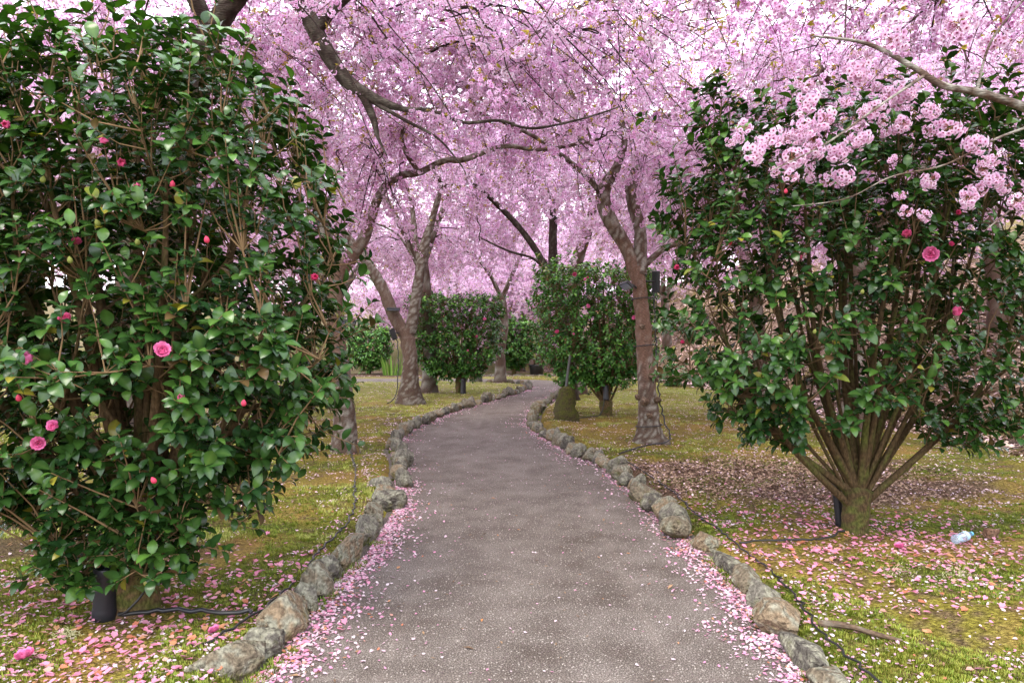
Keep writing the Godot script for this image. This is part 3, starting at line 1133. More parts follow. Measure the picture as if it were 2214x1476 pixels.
func ground_cover() -> void:
	rng.seed = 71
	var pink := [lin(0.80, 0.46, 0.60), lin(0.84, 0.60, 0.70), lin(0.74, 0.33, 0.50), lin(0.85, 0.70, 0.76)]
	var rust := [lin(0.55, 0.20, 0.12), lin(0.60, 0.30, 0.16), lin(0.66, 0.36, 0.30)]
	var xs := []
	var cs := []
	# drifts along both edges of the path
	for side in 2:
		for k in 15000:
			var d := 2.2 + pow(rng.randf(), 1.15) * 20.0
			var e := (pl(LD, LX, d) if side == 0 else pl(RD, RX, d))
			var wide := (0.24 + 0.20 * nz.get_noise_2d(d * 18.0, side * 50.0)) * (0.8 if side == 0 else 1.0) * (0.8 if rng.randf() < 0.85 else 1.7)
			var off := absf(rng.randfn(0.0, 0.55)) * wide + 0.01
			if d < 4.2 and side == 0:
				off *= 1.3
			var x := e + (off if side == 0 else -off)
			xs.append(lie(x, -d, rng.randf_range(0.012, 0.026) * (1.0 + 0.025 * d), 0.45, 0.006))
			var c: Color = pink[rng.randi() % 4]
			if rng.randf() < 0.09: c = rust[rng.randi() % 3]
			cs.append(tint(c, rng.randf_range(0.75, 1.1)))
	# single petals on the gravel
	for k in 650:
		var d := 2.4 + pow(rng.randf(), 1.3) * 20.0
		var x := lerpf(pl(LD, LX, d), pl(RD, RX, d), rng.randf())
		xs.append(lie(x, -d, rng.randf_range(0.011, 0.022), 0.3, 0.005))
		cs.append(tint(pink[rng.randi() % 4], rng.randf_range(0.85, 1.1)))
	tag(many("path_petals", small_petal(), xs, cs, self), "pink petals drifted along both edges of the gravel path", "petals", "", "stuff")
	# over moss and lawn
	xs = []; cs = []
	while xs.size() < 48000:
		var d := 2.3 + pow(rng.randf(), 1.45) * 26.0
		var x := rng.randf_range(-0.85, 0.85) * d * 0.95
		if inside_path(x, -d) > -0.08:
			continue
		var dense := (0.45 if d < 8.0 else 0.65) + 0.9 * nz.get_noise_2d(x * 11.0, d * 11.0)
		dense += 0.9 * smoothstep(1.7, 0.4, Vector2(x - 2.5, d - 5.0).length()) + 0.9 * smoothstep(1.2, 0.3, Vector2(x + 2.1, d - 3.6).length())
		if inside_path(x, -d) > -0.45: dense += 0.5
		if rng.randf() > dense * (0.6 if d < 6.0 else 1.0):
			continue
		for j in rng.randi_range(1, 6):
			var x2 := x + rng.randfn() * 0.035
			var d2 := d + rng.randfn() * 0.05
			if inside_path(x2, -d2) > -0.03:
				continue
			xs.append(lie(x2, -d2, rng.randf_range(0.010, 0.026) * (1.0 + 0.02 * d), 0.5, 0.007))
			var c: Color = pink[rng.randi() % 4]
			if d > 6.0: c = c.lerp(lin(0.86, 0.72, 0.76), 0.5)
			if rng.randf() < 0.05: c = rust[rng.randi() % 3]
			cs.append(tint(c, rng.randf_range(0.7, 1.1)))
	tag(many("lawn_petals", small_petal(), xs, cs, self), "pale cherry petals scattered over moss and lawn", "petals", "", "stuff")
	# larger camellia petals under the near bushes
	xs = []; cs = []
	while xs.size() < 2200:
		var left := rng.randf() < 0.5
		var p := Vector2(rng.randfn(-1.9 if left else 2.5, 0.7), rng.randfn(3.5 if left else 4.9, 0.65))
		if p.y < 2.4 or inside_path(p.x, -p.y) > 0.25:
			continue
		xs.append(lie(p.x, -p.y, rng.randf_range(0.028, 0.048), 0.4, 0.011))
		var c: Color = lin(0.80, 0.36, 0.50).lerp(lin(0.76, 0.26, 0.42), rng.randf())
		if rng.randf() < 0.28: c = rust[rng.randi() % 3]
		cs.append(tint(c, rng.randf_range(0.8, 1.15)))
	tag(many("camellia_petals", small_petal(), xs, cs, self), "larger pink and rust camellia petals under the near bushes", "petals", "", "stuff")
	# bits of twig and leaf trodden into the gravel
	b_debris()
	# moss: low cushions of tiny blades
	var b := MB.new()
	for k in 16:
		var a := rng.randf() * TAU
		var r := sqrt(rng.randf()) * 0.022
		var p := Vector3(cos(a) * r, 0, sin(a) * r)
		var lean := Vector3(rng.randf_range(-0.5, 0.5), 1.0, rng.randf_range(-0.5, 0.5)).normalized()
		var w := Vector3(cos(a + 1.3), 0, sin(a + 1.3)) * 0.0022
		var h := rng.randf_range(0.008, 0.018)
		var g := lin(1, 1, 1)
		var nn := (w.cross(lean).normalized() + Vector3.UP).normalized()
		b.tri(b.vert(p - w, nn, tint(g, 0.85)), b.vert(p + lean * h, nn, g), b.vert(p + w, nn, tint(g, 0.85)))
	var moss := b.mesh(M.grass)
	xs = []; cs = []
	while xs.size() < 26000:
		var d := 2.4 + pow(rng.randf(), 1.5) * 8.5
		var x := rng.randf_range(-0.85, 0.85) * d * 0.95
		if inside_path(x, -d) > -0.05 or bank(x, -d) > 0.0:
			continue
		if nz2.get_noise_2d(x * 22.0 + 40.0, -d * 22.0) < -0.12:
			continue
		xs.append(lie(x, -d, rng.randf_range(0.7, 1.5), 0.15, -0.004))
		cs.append(tint(lin(0.30, 0.30, 0.05).lerp(lin(0.16, 0.24, 0.03), rng.randf()), rng.randf_range(0.7, 1.2)))
	for k in 5200:
		var left := rng.randf() < 0.5
		var d := 2.4 + pow(rng.randf(), 1.3) * 14.0
		if nz.get_noise_2d(d * 22.0, 300.0 if left else 700.0) < 0.02:
			continue
		var x: float = (pl(LD, LX, d) if left else pl(RD, RX, d)) + rng.randf_range(-0.05, 0.05) + (0.02 if left else -0.02)
		xs.append(lie(x, -d, rng.randf_range(0.9, 2.0), 0.3, -0.004))
		cs.append(tint(lin(0.26, 0.29, 0.04).lerp(lin(0.14, 0.22, 0.03), rng.randf()), rng.randf_range(0.7, 1.2)))
	tag(many("moss", moss, xs, cs, self), "yellow-green moss carpeting the beds on both sides of the path", "moss", "", "stuff")
	# lawn grass
	b = MB.new()
	for k in 14:
		var a := rng.randf() * TAU
		var r := sqrt(rng.randf()) * 0.06
		var p := Vector3(cos(a) * r, 0, sin(a) * r)
		var lean := Vector3(rng.randf_range(-0.6, 0.6), 1.0, rng.randf_range(-0.6, 0.6)).normalized()
		var w := Vector3(cos(a + 1.3), 0, sin(a + 1.3)) * 0.003
		var h := rng.randf_range(0.025, 0.055)
		var nn := (w.cross(lean).normalized() + Vector3.UP * 1.5).normalized()
		b.tri(b.vert(p - w, nn, lin(0.9, 0.9, 0.9)), b.vert(p + lean * h, nn, lin(1, 1, 1)), b.vert(p + w, nn, lin(0.9, 0.9, 0.9)))
	var tuft := b.mesh(M.grass)
	xs = []; cs = []
	while xs.size() < 22000:
		var d := 5.0 + rng.randf() * 22.0
		var x := rng.randf_range(-0.8, 0.55) * d * 0.95
		if inside_path(x, -d) > -0.2 or bank(x, -d) > -0.7 or nz.get_noise_2d(x * 9.0, d * 9.0) < (0.12 if d < 13.0 else -0.25) or (x > 0.8 and d < 9.0):
			continue
		xs.append(lie(x, -d, rng.randf_range(0.5, 1.1), 0.15, -0.006))
		cs.append(tint(lin(0.36, 0.42, 0.08).lerp(lin(0.52, 0.50, 0.17), rng.randf()), rng.randf_range(0.75, 1.2)))
	tag(many("lawn_grass", tuft, xs, cs, self), "short grass growing through moss on the lawn beyond the path edge", "grass", "", "stuff")
	# dead leaves, twigs and chips on the bank and on bare soil
	b = MB.new()
	var q0 := [Vector3(0, 0, -0.5), Vector3(-0.26, 0.10, 0), Vector3(0, -0.04, 0.5), Vector3(0.26, 0.12, 0.05)]
	for q in q0:
		b.vert(q, Vector3(-q.x, 1, 0).normalized(), lin(1, 1, 1))
	b.tri(0, 2, 1); b.tri(0, 3, 2)
	var chip := b.mesh(M.litter)
	xs = []; cs = []
	while xs.size() < 70000:
		var x: float
		var d: float
		var trodden := rng.randf() < 0.2
		if trodden:
			d = rng.randf_range(5.5, 9.2)
			x = rng.randf_range(1.2, 5.0)
			if rng.randf() > smoothstep(1.35, 0.5, Vector2((x - 2.6) / 1.9, (d - 7.3) / 1.2).length()) or inside_path(x, -d) > -0.1:
				continue
		else:
			d = 4.0 + rng.randf() * 34.0
			x = rng.randf_range(1.0, 15.0)
			if bank(x, -d) < -0.5 or x / d > 0.95:
				continue
		var tf := lie(x, -d, rng.randf_range(0.05, 0.13) * (0.36 if trodden else 1.0), 0.5, 0.015)
		xs.append(tf)
		var c := lin(0.46, 0.33, 0.24).lerp(lin(0.66, 0.52, 0.42), rng.randf())
		var pr := rng.randf()
		if pr < 0.28: c = lin(0.17, 0.10, 0.075)
		elif pr < (0.33 if trodden else 0.5): c = lin(0.80, 0.58, 0.62)
		elif trodden: c = lin(0.30, 0.20, 0.14).lerp(lin(0.40, 0.28, 0.20), rng.randf())
		cs.append(tint(c, rng.randf_range(0.7, 1.1)))
	tag(many("leaf_litter", chip, xs, cs, self), "dead leaves, chips and petals covering the sloping bank", "leaf litter", "", "stuff")
	# loose stones of the gravel
	var st := icosphere(0)
	b = MB.new()
	for p in st[0]:
		b.vert(p * Vector3(1, 0.6, 0.8) * 0.5, p, lin(1, 1, 1))
	for t in st[1]:
		b.tri(t[0], t[2], t[1])
	xs = []; cs = []
	for k in 30000:
		var d := 2.4 + pow(rng.randf(), 1.7) * 9.0
		var x := lerpf(pl(LD, LX, d), pl(RD, RX, d), rng.randf())
		xs.append(lie(x, -d, rng.randf_range(0.004, 0.011), 0.5, 0.0005))
		var c := lin(0.20, 0.17, 0.15).lerp(lin(0.34, 0.30, 0.27), rng.randf())
		if rng.randf() < 0.3: c = lin(0.13, 0.10, 0.095)
		cs.append(tint(c, rng.randf_range(0.7, 1.15)))
	tag(many("gravel", b.mesh(M.chip), xs, cs, self), "loose grey-brown gravel on the path", "gravel", "", "stuff")


func b_debris() -> void:
	var b := MB.new()
	var q0 := [Vector3(0, 0, -0.5), Vector3(-0.16, 0.10, 0), Vector3(0, -0.02, 0.5), Vector3(0.16, 0.08, 0.05)]
	for q in q0:
		b.vert(q, Vector3(-q.x, 1, 0).normalized(), lin(1, 1, 1))
	b.tri(0, 2, 1); b.tri(0, 3, 2)
	var xs := []
	var cs := []
	for k in 900:
		var d := 2.4 + pow(rng.randf(), 1.4) * 16.0
		var t := rng.randf()
		if rng.randf() < 0.6: t = pow(t, 4.0) if rng.randf() < 0.5 else 1.0 - pow(t, 4.0)
		var x := lerpf(pl(LD, LX, d), pl(RD, RX, d), t)
		var sc := rng.randf_range(0.012, 0.034) * (2.0 if rng.randf() < 0.06 else 1.0)
		xs.append(lie(x, -d, sc, 0.25, 0.006))
		var c := lin(0.10, 0.065, 0.045).lerp(lin(0.30, 0.19, 0.11), rng.randf())
		if rng.randf() < 0.08: c = lin(0.45, 0.20, 0.08)
		cs.append(c)
	for k in 2600:
		var d := 2.4 + pow(rng.randf(), 1.3) * 12.0
		var x := rng.randf_range(-0.85, 0.85) * d
		if inside_path(x, -d) > -0.1 or bank(x, -d) > 0.0:
			continue
		xs.append(lie(x, -d, rng.randf_range(0.015, 0.05), 0.25, 0.008) * Transform3D(Basis.from_scale(Vector3(rng.randf_range(0.3, 1.3), 1, rng.randf_range(0.8, 1.8))), Vector3.ZERO))
		cs.append(lin(0.10, 0.06, 0.04).lerp(lin(0.34, 0.20, 0.11), rng.randf()))
	tag(many("leaf_fragments", b.mesh(M.litter), xs, cs, self), "small brown leaf and twig fragments lying on path and moss", "leaf litter", "", "stuff")


func leafy_shrub(called: String, label: String, category: String, base: Vector3, r: Vector3, n: int, size: float, c0: Color, c1: Color, seed_: int) -> Node3D:
	rng.seed = seed_
	var o := root(called, base)
	tag(o, label, category)
	var tw := MB.new()
	for k in 14:
		var a := rng.randf() * TAU
		var p := Vector3(cos(a) * r.x * 0.7, r.y * rng.randf_range(0.8, 1.7), sin(a) * r.z * 0.7)
		tw.tube(PackedVector3Array([Vector3(cos(a) * 0.03, -0.05, sin(a) * 0.03), p * Vector3(0.4, 0.5, 0.4), p]), PackedFloat32Array([0.014, 0.01, 0.004]), 5, lin(0.2, 0.14, 0.08), lin(0.22, 0.17, 0.08))
	part("twig", tw.mesh(M.twig), o).set_meta("kind", "stuff")
	var xs := []
	var cs := []
	for k in n:
		var a := Vector3(rng.randfn(), rng.randfn(), rng.randfn()).normalized()
		var s := pow(rng.randf(), 0.3) * (1.0 + 0.25 * nz2.get_noise_3dv(a * 70.0 + Vector3(seed_, 0, 0)))
		var c := Vector3(0, r.y, 0) + a * s * r
		var t := rng.randf()
		for j in 6:
			var ang := j * 2.4
			var ld := (a * 0.6 + Vector3(cos(ang), 0.1, sin(ang))).normalized()
			var up := (Vector3.UP + a * 0.4 + Vector3(rng.randf_range(-0.4, 0.4), 0, rng.randf_range(-0.4, 0.4)))
			up = (up - ld * up.dot(ld)).normalized()
			xs.append(Transform3D(Basis(ld, up, ld.cross(up)).scaled_local(Vector3.ONE * size * rng.randf_range(0.7, 1.2)), c))
			cs.append(tint(c0.lerp(c1, t), rng.randf_range(0.8, 1.2)))
	many("foliage", leaf_meshes[5], xs, cs, o)
	return o


# ---------------------------------------------------------------- the scene
func _ready() -> void:
	var cam := Camera3D.new()
	cam.name = "camera"
	cam.position = Vector3(0, 1.45, 0)
	cam.rotation.x = -0.002
	cam.fov = 50.92
	cam.near = 0.05
	cam.far = 400.0
	add_child(cam)
	cam.current = true
	var sky := ProceduralSkyMaterial.new()
	sky.sky_top_color = Color(0.93, 0.95, 1.0)
	sky.sky_horizon_color = Color(0.98, 0.98, 1.0)
	sky.sky_curve = 0.3
	sky.ground_bottom_color = Color(0.35, 0.32, 0.3)
	sky.ground_horizon_color = Color(0.6, 0.58, 0.56)
	sky.sky_energy_multiplier = 1.3
	var env := Environment.new()
	env.background_mode = Environment.BG_SKY
	env.sky = Sky.new()
	env.sky.sky_material = sky
	env.tonemap_mode = Environment.TONE_MAPPER_LINEAR
	env.tonemap_exposure = 2.7
	env.sdfgi_enabled = true
	env.ssao_enabled = true
	env.ssil_enabled = true
	var we := WorldEnvironment.new()
	we.name = "environment"
	we.environment = env
	add_child(we)
	var sun := DirectionalLight3D.new()
	sun.name = "sun"
	sun.light_energy = 0.5
	sun.light_color = Color(1.0, 0.97, 0.93)
	sun.light_angular_distance = 24.0
	sun.shadow_enabled = true
	sun.rotation_degrees = Vector3(-62, -28, 0)
	add_child(sun)

	nz.seed = 5
	nz.frequency = 0.1
	nz.fractal_octaves = 3
	nz2.seed = 9
	nz2.frequency = 0.03
	nz2.fractal_octaves = 2
	materials()
	var cb := MB.new()
	cb.lathe([Vector2(0.002, -0.012), Vector2(0.009, -0.004), Vector2(0.012, 0.004), Vector2(0.006, 0.008), Vector2(0.001, 0.010)], 10, lin(0.16, 0.2, 0.05))
	M.calyx_mesh = cb.mesh(M.petal)
	for k in 2:
		cb = MB.new()
		cb.lathe([Vector2(0.001, -0.010), Vector2(0.008, -0.007), Vector2(0.011, 0.001), Vector2(0.009, 0.009), Vector2(0.004, 0.016), Vector2(0.0005, 0.019)], 10, [lin(0.30, 0.33, 0.09), lin(0.68, 0.08, 0.16)][k])
		M[["green_bud", "pink_bud"][k]] = cb.mesh(M.petal)
	pieces()
	build_ground()

	# ---- cherries
	var falls := []
	var drapes := []
	rng.seed = 1313
	for k in 10:
		var x := rng.randf_range(0.4, 2.2)
		falls.append([x, rng.randf_range(4.0, 4.6), rng.randf_range(-9.9, -9.2), x + rng.randf_range(-0.5, 0.9), rng.randf_range(3.0, 3.5), rng.randf_range(-9.5, -8.9), 0.010])
		x = rng.randf_range(-2.3, -1.3)
		drapes.append([x, rng.randf_range(3.5, 4.0), rng.randf_range(-9.1, -8.7), x + rng.randf_range(-0.3, 0.6), rng.randf_range(2.55, 3.1), rng.randf_range(-8.8, -8.4), 0.010])
	cherry("near cherry with reddish banded trunk and black straps, right of the path bend", [
		[[1.92, -0.12, -9.9, 0.36], [1.91, 0.06, -9.9, 0.25], [1.89, 0.32, -9.9, 0.145], [1.85, 1.03, -9.9, 0.118], [1.81, 1.67, -9.9, 0.104], [1.76, 2.18, -9.9, 0.098], [1.71, 2.45, -9.9, 0.112]],
		[[1.73, 2.30, -9.9, 0.095], [1.58, 2.72, -9.9, 0.09], [1.39, 3.02, -9.85, 0.10], [1.27, 3.27, -9.8, 0.10], [1.27, 3.53, -9.8, 0.09], [1.42, 3.80, -9.7, 0.06], [1.50, 4.2, -9.6, 0.045], [1.25, 4.8, -9.5, 0.03]],
		[[1.76, 2.35, -9.9, 0.11], [1.78, 2.95, -9.95, 0.085], [1.69, 3.33, -10.0, 0.08], [1.66, 3.62, -10.0, 0.075], [1.82, 4.0, -10.1, 0.05], [2.1, 4.5, -10.2, 0.03]],
		[[1.80, 2.45, -9.95, 0.05], [2.13, 2.73, -10.0, 0.042], [2.40, 2.83, -10.0, 0.036], [2.9, 3.15, -10.2, 0.025], [3.4, 3.6, -10.4, 0.016]],
		[[1.27, 3.4, -9.8, 0.05], [0.9, 3.7, -9.5, 0.035], [0.3, 4.05, -9.2, 0.025], [-0.4, 4.3, -9.0, 0.015]],
	], Vector3(1.7, 4.2, -9.6), Vector3(3.4, 1.9, 3.0), 3.25, 240, 4, false, 11, Color(0.98, 0.97, 1.0), 0.85, 6, falls)
	cherry("forked grey cherry with two floodlights, left of the path behind the stones", [
		[[-2.26, -0.1, -16.0, 0.40], [-2.28, 0.12, -16.0, 0.31], [-2.29, 0.47, -16.0, 0.205], [-2.27, 0.99, -16.0, 0.165], [-2.34, 1.5, -16.0, 0.165], [-2.36, 1.7, -16.0, 0.17]],
		[[-2.40, 1.6, -16.0, 0.15], [-2.65, 2.02, -16.0, 0.14], [-2.86, 2.53, -16.0, 0.13], [-3.12, 3.0, -16.0, 0.12], [-3.32, 3.3, -16.0, 0.115], [-3.7, 3.8, -15.9, 0.08], [-4.2, 4.4, -15.8, 0.04]],
		[[-2.30, 1.6, -16.0, 0.15], [-2.21, 1.95, -16.0, 0.13], [-2.14, 2.43, -16.0, 0.12], [-2.06, 2.95, -16.0, 0.115], [-1.95, 3.57, -16.0, 0.11], [-1.77, 4.18, -16.0, 0.08], [-1.55, 4.9, -15.9, 0.05]],
		[[-2.04, 3.05, -16.0, 0.075], [-2.16, 3.67, -16.0, 0.07], [-2.24, 4.4, -16.1, 0.05], [-2.4, 5.0, -16.2, 0.03]],
		[[-2.12, 3.1, -16.0, 0.03], [-2.5, 3.75, -15.8, 0.025], [-3.0, 4.0, -15.6, 0.015]],
	], Vector3(-2.4, 4.7, -15.6), Vector3(3.8, 1.9, 3.2), 3.45, 215, 4, false, 12, Color(1, 0.98, 1.0), 0.15, 6)
	cherry("cherry half hidden by the left camellia, its bough reaching over the path", [
		[[-2.10, -0.1, -9.0, 0.27], [-2.10, 0.15, -9.0, 0.16], [-2.12, 0.9, -9.0, 0.108], [-2.22, 1.65, -9.0, 0.10], [-2.20, 2.2, -9.0, 0.10], [-2.1, 2.42, -9.0, 0.10]],
		[[-2.13, 2.35, -9.0, 0.10], [-2.0, 2.52, -9.0, 0.09], [-1.85, 2.75, -9.0, 0.072], [-1.66, 3.28, -9.0, 0.054], [-1.42, 3.50, -9.0, 0.047], [-1.17, 3.55, -9.0, 0.043], [-0.85, 3.70, -9.0, 0.038], [-0.62, 3.71, -9.0, 0.035], [-0.1, 3.88, -9.0, 0.030], [0.25, 3.84, -9.0, 0.026], [0.54, 3.87, -9.05, 0.024], [1.1, 4.0, -9.1, 0.02]],
		[[-2.2, 2.2, -9.0, 0.09], [-2.4, 2.9, -9.1, 0.075], [-2.7, 3.7, -9.1, 0.055], [-3.2, 4.5, -9.0, 0.03]],
		[[-1.17, 3.55, -9.0, 0.035], [-1.35, 3.9, -8.8, 0.025], [-1.2, 4.4, -8.6, 0.015]],
	], Vector3(-1.7, 4.15, -8.8), Vector3(3.2, 1.7, 2.6), 2.9, 205, 4, false, 13, Color(0.97, 0.95, 1.0), 0.75, 6, drapes)
	var sweeps := []
	rng.seed = 1414
	for k in 34:
		var sx := rng.randf_range(-2.4, 1.6)
		var sz := rng.randf_range(-7.4, -4.7)
		var sy := rng.randf_range(3.9, 4.7) + 0.10 * (-sz - 5.0)
		var fall := rng.randf_range(0.5, 1.1)
		sweeps.append([sx, sy, sz, sx + rng.randf_range(0.5, 1.5), maxf(sy - fall, 1.45 + 0.27 * -sz), sz + rng.randf_range(-0.2, 0.5), rng.randf_range(0.007, 0.014)])
	cherry("overhead cherry rooted behind the left camellia, thick bough slanting into the top of the picture", [
		[[-3.4, -0.1, -6.6, 0.30], [-3.38, 0.3, -6.6, 0.19], [-3.25, 1.5, -6.5, 0.16], [-2.95, 3.0, -6.35, 0.14], [-2.6, 4.2, -6.2, 0.12]],
		[[-2.65, 4.05, -6.2, 0.10], [-2.2, 4.5, -6.1, 0.085], [-1.82, 4.32, -6.0, 0.075], [-1.62, 3.98, -6.0, 0.07], [-1.42, 3.66, -6.0, 0.062], [-1.20, 3.49, -6.0, 0.05], [-0.9, 3.38, -6.0, 0.022], [-0.66, 3.36, -5.97, 0.018], [-0.41, 3.28, -6.03, 0.014], [-0.1, 3.30, -6.05, 0.012], [0.17, 3.25, -6.1, 0.011], [0.6, 3.36, -6.2, 0.009], [0.95, 3.5, -6.3, 0.006]],
		[[-1.66, 4.0, -6.0, 0.045], [-1.35, 4.28, -5.9, 0.038], [-0.9, 4.5, -5.8, 0.03], [-0.2, 4.75, -5.6, 0.02]],
		[[-1.25, 3.5, -6.0, 0.04], [-1.16, 3.3, -6.0, 0.03], [-1.12, 3.14, -6.0, 0.016], [-1.04, 2.98, -5.95, 0.005]],
		[[-1.2, 3.46, -6.0, 0.02], [-0.9, 3.28, -5.95, 0.014], [-0.6, 3.1, -5.9, 0.01], [-0.4, 2.86, -5.9, 0.004]],
		[[-2.6, 4.1, -6.2, 0.08], [-2.9, 4.8, -5.9, 0.06], [-3.3, 5.4, -5.4, 0.03]],
	], Vector3(-1.3, 4.25, -6.2), Vector3(3.4, 1.3, 2.4), 3.2, 175, 4, false, 14, Color(0.97, 0.95, 1.0), -1.0, 5, sweeps)
	# a tree outside the frame on the right reaches in with a bough of its own
	var near := cherry("nearest blossoming bough, reaching in from the right before the camellia", [
		[[5.0, -0.1, -4.7, 0.28], [4.95, 0.4, -4.7, 0.18], [4.7, 1.6, -4.5, 0.15], [4.3, 2.4, -4.3, 0.13], [4.1, 2.8, -4.2, 0.11]],
		[[4.1, 2.75, -4.2, 0.07], [3.5, 2.78, -4.0, 0.05], [2.95, 2.68, -3.95, 0.032], [2.78, 2.72, -3.9, 0.024], [2.5, 2.78, -3.85, 0.020], [2.28, 2.80, -3.8, 0.018], [2.12, 2.90, -3.8, 0.014], [1.88, 3.02, -3.8, 0.010], [1.6, 3.06, -3.8, 0.005]],
		[[2.95, 2.66, -3.95, 0.010], [2.6, 2.53, -3.85, 0.006], [2.3, 2.38, -3.8, 0.0045], [2.0, 2.31, -3.78, 0.004], [1.75, 2.19, -3.75, 0.003], [1.45, 2.14, -3.7, 0.002]],
		[[3.1, 2.72, -3.95, 0.014], [2.85, 2.42, -3.8, 0.008], [2.68, 2.2, -3.75, 0.006], [2.45, 2.02, -3.7, 0.003]],
		[[2.2, 2.86, -3.8, 0.009], [1.9, 2.66, -3.7, 0.006], [1.6, 2.45, -3.65, 0.005], [1.3, 2.30, -3.6, 0.003]],
		[[4.1, 2.8, -4.2, 0.08], [3.9, 3.6, -4.3, 0.06], [3.3, 4.3, -4.4, 0.035], [2.6, 4.6, -4.5, 0.02]],
		[[2.5, 2.8, -3.85, 0.008], [2.55, 3.05, -3.8, 0.006], [2.8, 3.35, -3.8, 0.004]],
	], Vector3(3.8, 3.95, -4.5), Vector3(2.3, 1.1, 1.6), 3.25, 120, 5, false, 15, Color(0.98, 0.96, 1.0), 0.0, 0)
	rng.seed = 151
	var stalks := []
	for v in 3:
		var stalk := MB.new()
		var inner := MB.new()
		for k in 22:
			var d := Vector3(rng.randf_range(-1, 1), rng.randf_range(-1.2, 0.5), rng.randf_range(-1, 1)).normalized()
			stalk.tube(PackedVector3Array([d * 0.008, d * 0.035, d * 0.05]), PackedFloat32Array([0.0016, 0.0012, 0.0018]), 3, lin(0.22, 0.10, 0.06), lin(0.35, 0.10, 0.12))
			add_flower(inner, d * rng.randf_range(0.025, 0.056), d, 0.0178, lin(0.60, 0.14, 0.30), lin(0.96, 0.88, 0.97).lerp(lin(0.89, 0.68, 0.87), rng.randf()), 2, rng.randf_range(0.1, 0.5))
		var am := ArrayMesh.new()
		stalk.surface(am, M.twig)
		inner.surface(am, M.blossom)
		stalks.append(am)
	var spots := [[1.84, 2.87, -3.8, 1.15], [2.02, 3.04, -3.8, 1.2], [2.4, 3.14, -3.85, 1.3], [2.62, 3.08, -3.9, 1.1], [1.55, 2.70, -3.75, 1.0], [1.62, 2.60, -3.7, 1.0], [1.32, 2.48, -3.65, 1.0], [1.22, 2.40, -3.6, 1.0], [1.42, 2.38, -3.65, 1.1], [1.68, 2.42, -3.7, 1.0], [1.72, 2.30, -3.72, 0.9], [1.90, 2.66, -3.75, 1.0], [2.08, 2.77, -3.8, 1.1], [2.32, 2.58, -3.8, 1.1], [2.44, 2.48, -3.78, 1.0], [2.52, 2.30, -3.75, 0.9], [2.36, 2.19, -3.7, 0.85], [1.50, 2.55, -3.7, 1.0], [1.80, 2.50, -3.72, 1.0], [1.54, 2.43, -3.68, 1.0], [2.20, 2.66, -3.78, 0.9]]
	var n0 := spots.size()
	for k in 64:
		# the less open clusters in between
		var s: Array = spots[rng.randi() % n0]
		spots.append([s[0] + rng.randf_range(-0.28, 0.28), s[1] + rng.randf_range(-0.12, 0.14), s[2] + rng.randf_range(-0.22, 0.1), rng.randf_range(0.55, 0.95)])
	for k in spots.size():
		var s: Array = spots[k]
		var o := part("blossom_cluster", stalks[k % 3], near, Transform3D(Basis(Vector3.UP, rng.randf() * TAU).scaled_local(Vector3.ONE * s[3]), Vector3(s[0], s[1], s[2]) - near.position))
		if k >= n0:
			continue
		for j in 14:
			var d := Vector3(rng.randf_range(-1, 1), rng.randf_range(-1.1, 0.6), rng.randf_range(-1, 1)).normalized()
			var y := (d + Vector3(0, -0.2, 0)).normalized()
			var x := y.cross(Vector3(0.3, 0.2, 0.93)).normalized()
			part("flower", flower_meshes[rng.randi() % 4], o, Transform3D(Basis(x, y, x.cross(y)).scaled_local(Vector3.ONE * rng.randf_range(0.9, 1.15)), d * rng.randf_range(0.048, 0.072)))
	cherry("slim cherry at the tip of the left bed where the path turns away", [
		[[-0.38, -0.1, -23.6, 0.27], [-0.38, 0.25, -23.6, 0.19], [-0.37, 1.07, -23.6, 0.16], [-0.26, 1.98, -23.6, 0.145], [-0.33, 2.9, -23.6, 0.12]],
		[[-0.33, 2.8, -23.6, 0.09], [-0.8, 3.7, -23.4, 0.06], [-1.6, 4.6, -23.2, 0.04]],
		[[-0.33, 2.8, -23.6, 0.09], [0.1, 3.8, -23.4, 0.06], [0.6, 4.8, -23.2, 0.04]],
	], Vector3(-0.3, 4.6, -23.4), Vector3(4.0, 2.4, 3.6), 2.75, 190, 4, true, 16)
	cherry("upright brown cherry just behind the forked one on the lawn", [
		[[-2.2, -0.1, -18.9, 0.30], [-2.18, 0.3, -18.9, 0.21], [-2.16, 1.2, -18.9, 0.18], [-2.25, 2.4, -18.9, 0.17], [-2.38, 3.6, -18.9, 0.15]],
		[[-2.36, 3.4, -18.9, 0.11], [-2.0, 4.4, -18.8, 0.08], [-1.6, 5.4, -18.7, 0.05]],
		[[-2.38, 3.4, -18.9, 0.11], [-2.9, 4.4, -18.8, 0.08], [-3.4, 5.4, -18.7, 0.05]],
	], Vector3(-2.6, 5.2, -19.2), Vector3(3.8, 2.4, 3.4), 3.3, 150, 4, true, 17)
